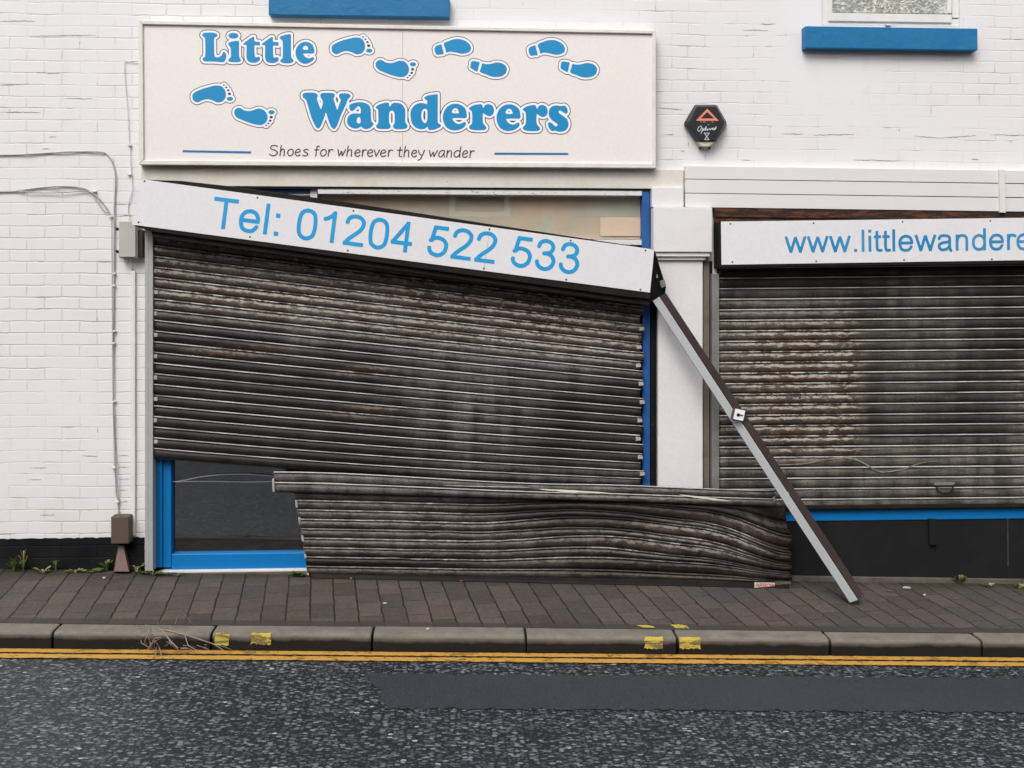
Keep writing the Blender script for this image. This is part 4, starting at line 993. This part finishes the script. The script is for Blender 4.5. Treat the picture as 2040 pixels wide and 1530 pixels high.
MB().prism([(542, 954), (546, 953), (547, 979), (543, 980)], .18, .21).build('end_lock', M['nylon'], FC, .001)
MB().prism([(1540, 990), (1544, 989), (1545, 1004), (1541, 1005)], .2, .225).build('end_lock', M['nylon'], FC, .001)
for (xa, ya, xb, yb, h) in ((1072, 974, 1215, 982, 3.2), (1352, 985, 1455, 998, 2.6), (600, 961, 690, 963, 1.0), (880, 967, 1060, 971, .9)):
    mb = MB(); n = 16; vs = []
    for i in range(n+1):
        t = i/n; x = xa+(xb-xa)*t; y = ya+(yb-ya)*t; hh = h*math.sin(math.pi*t)**.5*random.uniform(.7, 1.1)
        dd = .185+.02*((x-545)/998)+.006*math.sin(7*(x-545)/998)+.0215
        vs += [P(x, y-hh*.4, dd), P(x, y+hh, dd)]
    mb.add(vs, [(2*i, 2*i+1, 2*i+3, 2*i+2) for i in range(n)]); mb.build('paint_smear', M['paper'], FC)
# ------------------------------------------------------------------ guide rail leaning from box to pavement
GR = thing('leaning_guide_rail', 'detached grey and brown shutter guide rail leaning diagonally onto the pavement', 'guide rail')
A = P(1313, 592, .20); Bp = G(1706, 1205)[0]+Vector((0, 0, .043))
ax = (Bp-A).normalized(); nrm = Vector((0, -1, 0)); nrm = (nrm-ax*nrm.dot(ax)).normalized(); sd_ = ax.cross(nrm).normalized()
if sd_.x < 0: sd_ = -sd_
r1, r2 = .051, .054
def cs(c, q): return [c+nrm*a+sd_*b for a, b in q]
def bar(name, q, mat, a=0., b=0., bev=.002):
    n = len(q); MB().solid(cs(A+ax*a, q), cs(Bp+ax*b, q)).build(name, mat, GR, bev)
t_ = .0035
def plate(p, q, th):
    p, q = Vector(p), Vector(q); e = (q-p).normalized(); nn = Vector((-e.y, e.x))*th
    return [tuple(p), tuple(q), tuple(q+nn), tuple(p+nn)]
bar('face_plate', plate((.0395, -.003), (.0, -r1), .003), M['railface'])
bar('web_plate', plate((.0395, .0), (.0, r2), -.003), M['brownsteel'])
bar('lip', plate((.0, -r1-.001), (-.020, -r1+.012), .003), M['black'])
bar('back_plate', plate((-.035, .0), (.0, r2-.004), .003), M['brownsteel'])
bar('inner_channel', [(.030, -.006), (.004, -.036), (-.022, -.012), (.002, .016)], M['black'], .01, -.01)
def on_axis(px, py):  # parameter on the bar nearest to that photo row
    best = min(range(401), key=lambda i: abs((HY-(A+(Bp-A)*i/400-Vector((0, -D0, HC))).z/((A+(Bp-A)*i/400).y+D0)*F) - py)); return best/400
tk = on_axis(0, 829); ck_ = A+(Bp-A)*tk+nrm*.046
rt = Matrix.Rotation(math.radians(12), 3, 'Y')
c8 = [Vector((a, 0, b)) for a, b in ((-.036, -.037), (.036, -.037), (.036, .037), (-.036, .037))]
fr = [ck_+rt @ v+Vector((.002, -.032, 0)) for v in c8]; bk = [p+Vector((-.004, .055, -.004)) for p in fr]
MB().solid(fr, bk).build('key_switch_body', M['boxbrown'], GR, .003)
c8 = [v*.97 for v in c8]
fr = [ck_+rt @ v+Vector((.003, -.0345, .004)) for v in c8]; MB().solid(fr, [p+Vector((0, .002, 0)) for p in fr]).build('key_switch_plate', M['vwhite'], GR, .001)
kc = ck_+Vector((.003, -.0372, .004))
MB().disc(kc+Vector((-.008, 0, .0)), .010, .002).tube([kc+Vector((0, -.001, 0)), kc+Vector((.018, -.001, -.003))], .003).disc(kc+Vector((.020, 0, -.004)), .004, .002).build('key_switch_lock', M['black'], GR)
tk = on_axis(0, 988); c0 = A+(Bp-A)*tk
MB().solid(cs(c0-ax*.008, plate((.0405, -.003), (.0, -r1-.001), -.0012)), cs(c0+ax*.008, plate((.0405, -.003), (.0, -r1-.001), -.0012))).build('scratch_mark', M['paper'], GR)
MB().solid(cs(c0-ax*.012, plate((.0405, .0), (.0, r2+.001), .0012)), cs(c0+ax*.012, plate((.0405, .0), (.0, r2+.001), .0012))).build('rust_mark', M['warmtan'], GR)
# ------------------------------------------------------------------ alarm box
AL = thing('alarm_box', 'black hexagonal burglar alarm box with orange triangle on white brick', 'alarm')
za = z(1340, 180, 10.93)
ou = za([(500, 312), (930, 312), (975, 335), (1170, 680), (1168, 745), (950, 1115), (500, 1115), (245, 745), (258, 690), (470, 335)])
inf = za([(545, 352), (920, 350), (955, 368), (1120, 685), (1118, 740), (925, 1095), (590, 1095), (372, 745), (352, 690), (515, 368)])
MB().solid([P(x, y, .03) for x, y in ou], [P(x, y, 0) for x, y in ou]).build('housing', M['alarm'], AL, .003)
MB().solid([P(x, y, .085) for x, y in inf], [P(x, y, .0305) for x, y in ou]).build('cover', M['alarm'], AL, .004)
st = za([(497, 1119), (948, 1119), (845, 1238), (575, 1238)]); si = za([(560, 1121), (890, 1121), (800, 1215), (640, 1215)])
MB().solid([P(x, y, .07) for x, y in si], [P(x, y, .0) for x, y in st]).build('strobe_lens', M['strobe'], AL, .002)
for x in (605, 815): MB().prism(za([(x-22, 1236), (x+22, 1236), (x+12, 1268), (x-12, 1268)]), 0, .03).build('clip', M['alarm'], AL)
f = Field(1383, 212, 1436, 282, .35); tri = za([(755, 400), (1005, 662), (505, 662)]); f.poly(tri, k=1, pad=3)
g2 = Field(1383, 212, 1436, 282, .35); g2.poly(za([(755, 470), (905, 612), (610, 612)]), k=1, pad=4); f.D = np.maximum(f.D, -g2.D)
f.mesh('triangle_logo', M['orange'], AL, 0, lambda x, y: P(x, y, .0868))
f = Field(1383, 212, 1436, 290, .3)
f.stroke(catopen(za([(610, 775), (570, 800), (548, 850), (560, 890), (590, 880), (625, 830), (625, 785), (610, 775)]), 4), .62)
f.stroke(catopen(za([(655, 815), (640, 870), (618, 940)]), 4), .62)
f.stroke(catopen(za([(650, 830), (675, 850), (650, 885), (690, 850), (735, 790), (705, 875), (750, 835), (760, 870), (800, 835), (820, 862), (845, 825), (870, 855), (880, 815), (905, 850), (945, 795), (935, 840), (900, 862)]), 4), .68)
for a, b in (((690, 930), (800, 930)), ((690, 930), (790, 1075)), ((800, 930), (695, 1075)), ((695, 1075), (795, 1075))): f.stroke(za([a, b]), .62)
for a, b in (((665, 690), (715, 690)), ((610, 686), (625, 686)), ((855, 690), (880, 690)), ((770, 748), (790, 752))): f.stroke(za([a, b]), .45)
f.mesh('lettering', M['paleprint'], AL, 0, lambda x, y: P(x, y, .0868))
# ------------------------------------------------------------------ cables and boxes on the left wall
JB = thing('junction_box', 'grey steel junction box under the end of the tilted shutter box', 'electrical box')
pb('body', M['boxgrey'], JB, 238, 274, 445, 514, 0, .075, .003); pb('lid', M['boxgrey'], JB, 236.5, 270, 441, 512, .0755, .09, .003)
for y in (456, 501): MB().prism([(230, y-3), (237, y-2), (237, y+3), (231, y+3)], .02, .05).build('lug', M['hood'], JB, .002)
pb('side_plate', M['brownsteel'], JB, 275, 284, 458, 512, 0, .06, .002)
CD = tag(MB().pbox(260, 269, 540, 1068, 0, .022).build('conduit', M['upvc'], None, .003), 'white vertical conduit strip running down from the grey box', 'conduit')
mb = MB(); mb.tube([P(260, 515, .03), P(262, 528, .02), P(265, 541, .014)], .006)
tag(mb.build('cable', M['cablewhite'], None, smooth=True), 'short white cable between grey junction box and conduit', 'cable')
BB = thing('meter_box', 'brown plastic cable box low on the wall with tapered cable guard beneath', 'electrical box')
pb('body', M['boxbrown'], BB, 220.5, 257, 1029, 1084, 0, .10, .008)
MB().solid([P(238, 1086, .05), P(245, 1086, .05), P(257, 1139, .09), P(227, 1139, .09)], [P(236, 1086, .0), P(249, 1086, .0), P(262, 1139, .0), P(226, 1139, .0)]).build('cable_guard', M['cone'], BB, .003)
def cable(pts, r, label, mat='cable', d=.012, k=6):
    q = catopen(pts, k); return tag(MB().tube([P(x, y, d+.003*math.sin(i*.7)) for i, (x, y) in enumerate(q)], r, 6).build('cable', M[mat], None, smooth=True), label, 'cable')
cable([(-300, 312), (0, 309), (60, 307), (110, 304), (160, 302), (200, 303), (215, 309), (226, 330), (230, 360), (228, 420), (227, 600), (226, 800), (230, 960), (235, 1000), (236, 1030)], .0052, 'upper grey cable curving off the left edge then down the wall to the brown box')
cable([(-300, 384), (0, 382), (40, 379), (90, 373), (130, 371), (165, 375), (188, 387), (205, 405), (220, 428)], .0055, 'thick lower grey cable arching across the bricks at left')
cable([(38, 380), (80, 384), (130, 383), (175, 381), (187, 392), (207, 420), (221, 431), (223, 500), (224, 650), (225, 800), (228, 880), (234, 960), (236, 1003)], .0038, 'thin grey cable sagging under the arched cable then running down', d=.02)
cable([(274, 122), (252, 122), (247, 128), (252, 200), (256, 262), (260, 330), (263, 372), (255, 410), (257, 440)], .0030, 'thin painted cable from behind the sign down to the grey box', 'cablewhite')
for i, (x, y) in enumerate(((226, 545), (225, 569), (226, 660), (225, 684), (226, 800), (226, 932), (233, 1000), (219, 431), (187, 381), (257, 289), (257, 347))):
    where = ('high', 'second', 'third', 'fourth', 'fifth', 'sixth', 'lowest')[i]+' white clip on the vertical cable run' if i < 7 else ('white clip where the arched cable turns down', 'white clip at the top of the lower cable bend', 'upper clip on the thin cable beside the sign', 'lower clip on the thin cable beside the sign')[i-7]
    tag(MB().prism([(x-3.5, y-1.6), (x+3.5, y-1.6), (x+3.5, y+1.6), (x-3.5, y+1.6)], .0, .024).build('cable_clip', M['cablewhite'], None, .002), where, 'clip', 'clips holding the cables')
for nm, pts, lab in (('a', [(320, 962), (360, 958), (400, 950), (450, 945), (500, 945), (560, 950)], 'upper pale line reflected in the dark shop window, built as a thin tube'), ('b', [(320, 961), (400, 959), (470, 960), (520, 960), (560, 957)], 'lower pale line reflected in the dark shop window, built as a thin tube')):
    tag(MB().tube([P(x, y, -.035) for x, y in catopen(pts, 6)], .0028 if nm == 'a' else .0016, 6).build('cable', M['cable'], None, smooth=True), lab, 'cable')  # thin tubes added in place of pale lines mirrored in the pane
# ------------------------------------------------------------------ weeds, twigs, litter
def weed(px, py, n, h, spread, mat, label, lw=.006):
    n = int(n*1.5); h *= 1.15; spread *= 1.2; lw *= 1.15
    base, d = G(px, py); mb = MB(); rs = random.Random(int(px*7+py))
    for i in range(n):
        a = rs.uniform(0, 2*math.pi); L = h*rs.uniform(.5, 1.15); s_ = spread*rs.uniform(.3, 1)
        dr = Vector((math.cos(a), math.sin(a)*.5, 0)); w = lw*rs.uniform(.7, 1.4); tip = rs.uniform(.3, .9)
        side = Vector((-dr.y, dr.x, .15)).normalized()*w; o = base+dr*s_*.25*rs.random()
        path = [o+dr*s_*t+Vector((0, 0, L*(t**.7)*(1-tip*.45*t*t))) for t in (0, .33, .66, .86, 1)]
        ws = (.25, .35, 1.0, .9, .05); vs = []
        for p, k in zip(path, ws): vs += [p-side*k, p+Vector((0, 0, -.0012*k)), p+side*k]
        fs = []
        for q in range(4): fs += [(3*q, 3*q+1, 3*q+4, 3*q+3), (3*q+1, 3*q+2, 3*q+5, 3*q+4)]
        mb.add(vs, fs)
    return tag(mb.build('weed', mat), label, 'weed', 'weeds growing along the foot of the wall')
L1, L2 = M['leaf'], M['leaf2']
weed(28, 1139, 15, .10, .06, L1, 'tall leafy weed at the far left foot of the black plinth', .008)
weed(46, 1140, 6, .17, .03, L2, 'thin upright weed stalks beside the far left weed', .006)
weed(85, 1141, 8, .035, .08, L2, 'flat yellowish weed left of the single tall sprig')
weed(111, 1139, 6, .09, .02, L1, 'single tall sprig against the black plinth', .007)
weed(150, 1141, 9, .03, .07, L2, 'low straggly weed midway along the black plinth')
weed(178, 1141, 8, .03, .09, L1, 'low green weed between the sprig and the brown box')
weed(213, 1138, 13, .085, .06, L1, 'bushy green weed just left of the cable guard', .009)
weed(272, 1139, 12, .07, .09, L2, 'long bladed yellow weed right of the cable guard', .007)
weed(303, 1146, 14, .035, .09, L1, 'creeping weed around the foot of the left guide rail')
weed(350, 1147, 7, .02, .06, L1, 'tiny weed on the paving below the blue frame')
weed(592, 1149, 46, .035, .06, L1, 'dense bright green weed at the left end of the fallen curtain')
weed(1912, 1163, 18, .06, .05, L1, 'leafy weed by the concrete step at right', .008)
weed(1970, 1170, 12, .03, .05, L2, 'small weed between the two right hand weeds')
weed(2030, 1172, 12, .035, .06, L2, 'weed at the far right edge of the paving')
mb = MB(); rs = random.Random(5)
def Gq(x, y, h): p = R(x, y)[0]; return p+Vector((0, 0, h))
def twig(pts, r, h=.012): mb.tube([Gq(x, y, h+k) for x, y, k in pts], r, 5, .5)
twig([(298, 1291, .09), (330, 1293, .10), (375, 1299, .085), (425, 1304, .05), (448, 1308, .02)], .0042)
twig([(322, 1291, .10), (338, 1300, .06), (355, 1306, .03)], .0055)
twig([(268, 1278, .10), (282, 1285, .09), (281, 1298, .04), (296, 1304, .03)], .003)
twig([(368, 1298, .085), (375, 1304, .04), (405, 1310, .01), (445, 1308, .01)], .003)
twig([(305, 1314, .0), (318, 1309, .04), (323, 1316, .0)], .004)
twig([(345, 1292, .09), (352, 1276, .115), (362, 1264, .13), (378, 1276, .11), (388, 1293, .07)], .0016)
for i in range(26):
    x, y, k = rs.uniform(268, 345), rs.uniform(1288, 1308), rs.uniform(.0, .10); a = rs.uniform(0, 6.28); L = rs.uniform(14, 42)
    twig([(x, y, k), (x+math.cos(a)*L*.4, y+math.sin(a)*L*.18, k+rs.uniform(-.01, .03)), (x+math.cos(a+.4)*L*.8, y+math.sin(a+.5)*L*.3, k*.5), (x+math.cos(a)*L, y+math.sin(a)*L*.22, max(0, k*.4-.02))], rs.uniform(.0014, .0026))
for i in range(10):
    x, y, k = rs.uniform(350, 440), rs.uniform(1298, 1307), rs.uniform(.01, .05); a = rs.uniform(-.6, .6); L = rs.uniform(14, 36)
    twig([(x, y, k), (x+math.cos(a)*L*.5, y+math.sin(a)*5, k*.8), (x+math.cos(a)*L, y+math.sin(a)*9, k*.4)], .0016)
tag(mb.build('dry_branch', M['twig'], None, smooth=True), 'bundle of dry broken twigs lying in the gutter by the kerb', 'branch')
def scrap(px, py, w, mat, label, zf=G):
    c = zf(px, py)[0]; rs = random.Random(int(px)); n = 6
    fr = [c+Vector((math.cos(2*math.pi*i/n)*w*rs.uniform(.6, 1.1), math.sin(2*math.pi*i/n)*w*rs.uniform(.4, .9), .009+rs.uniform(0, .004))) for i in range(n)]
    tag(MB().solid(fr, [p-Vector((0, 0, .006)) for p in fr]).build('litter_scrap', mat), label, 'litter', 'small litter on the street')
scrap(918, 1159, .011, M['red'], 'small red scrap at the foot of the fallen curtain')
scrap(699, 1154, .008, M['litter'], 'tiny white scrap left of the red scrap by the fallen curtain')
scrap(767, 1204, .014, M['litter'], 'pink white scrap in the middle of the paving')
scrap(852, 1255, .012, M['litter'], 'white scrap on top of the kerb')
scrap(985, 1292, .012, M['litter'], 'pale scrap in the gutter at centre', R)
scrap(1808, 1173, .035, M['litter'], 'larger pale fragment right of the leaning rail foot')
scrap(1773, 1179, .028, M['concrete'], 'dull fragment nearest the leaning rail foot')
scrap(1842, 1187, .012, M['litter'], 'small white chip right of the pale fragments')
scrap(1583, 1157, .012, M['red'], 'reddish fragment just right of the fallen bottom rail')
scrap(1245, 1168, .02, M['litter'], 'pale chip under the fallen bottom rail') if 0 else None
scrap(208, 1153, .012, M['litter'], 'white fragment on the paving near the brown box')
# ------------------------------------------------------------------ terrace across the street (seen only in the shop glass)
TR = thing('brick_terrace', 'red brick terrace across the street reflected in the shop glass', 'building')
ty = -(dfar+2.4); tz = rz(0, dfar)
mb = MB(); mb.box(-16, 18, ty-6, ty, tz-1, tz+5.6); mb.build('wall', M['brickred'], TR)
MB().add([(-16.2, ty+.3, tz+5.6), (18.2, ty+.3, tz+5.6), (18.2, ty-3, tz+7.6), (-16.2, ty-3, tz+7.6), (-16.2, ty-6.3, tz+5.6), (18.2, ty-6.3, tz+5.6)], [(0, 1, 2, 3), (3, 2, 5, 4), (0, 3, 4), (1, 5, 2)]).build('roof', M['slate'], TR)
for i in range(7):
    x = -14+i*4.6
    for zz in (.9, 3.5):
        fo = MB().box(x, x+1.1, ty, ty+.05, tz+zz, tz+zz+1.5).build('window', M['upvc'], TR)
        MB().box(x+.1, x+1.0, ty+.0505, ty+.056, tz+zz+.1, tz+zz+1.4).build('pane', M['dark'], fo)
        MB().box(x-.15, x+1.25, ty, ty+.09, tz+zz+1.51, tz+zz+1.72).build('lintel', M['paper'], TR)
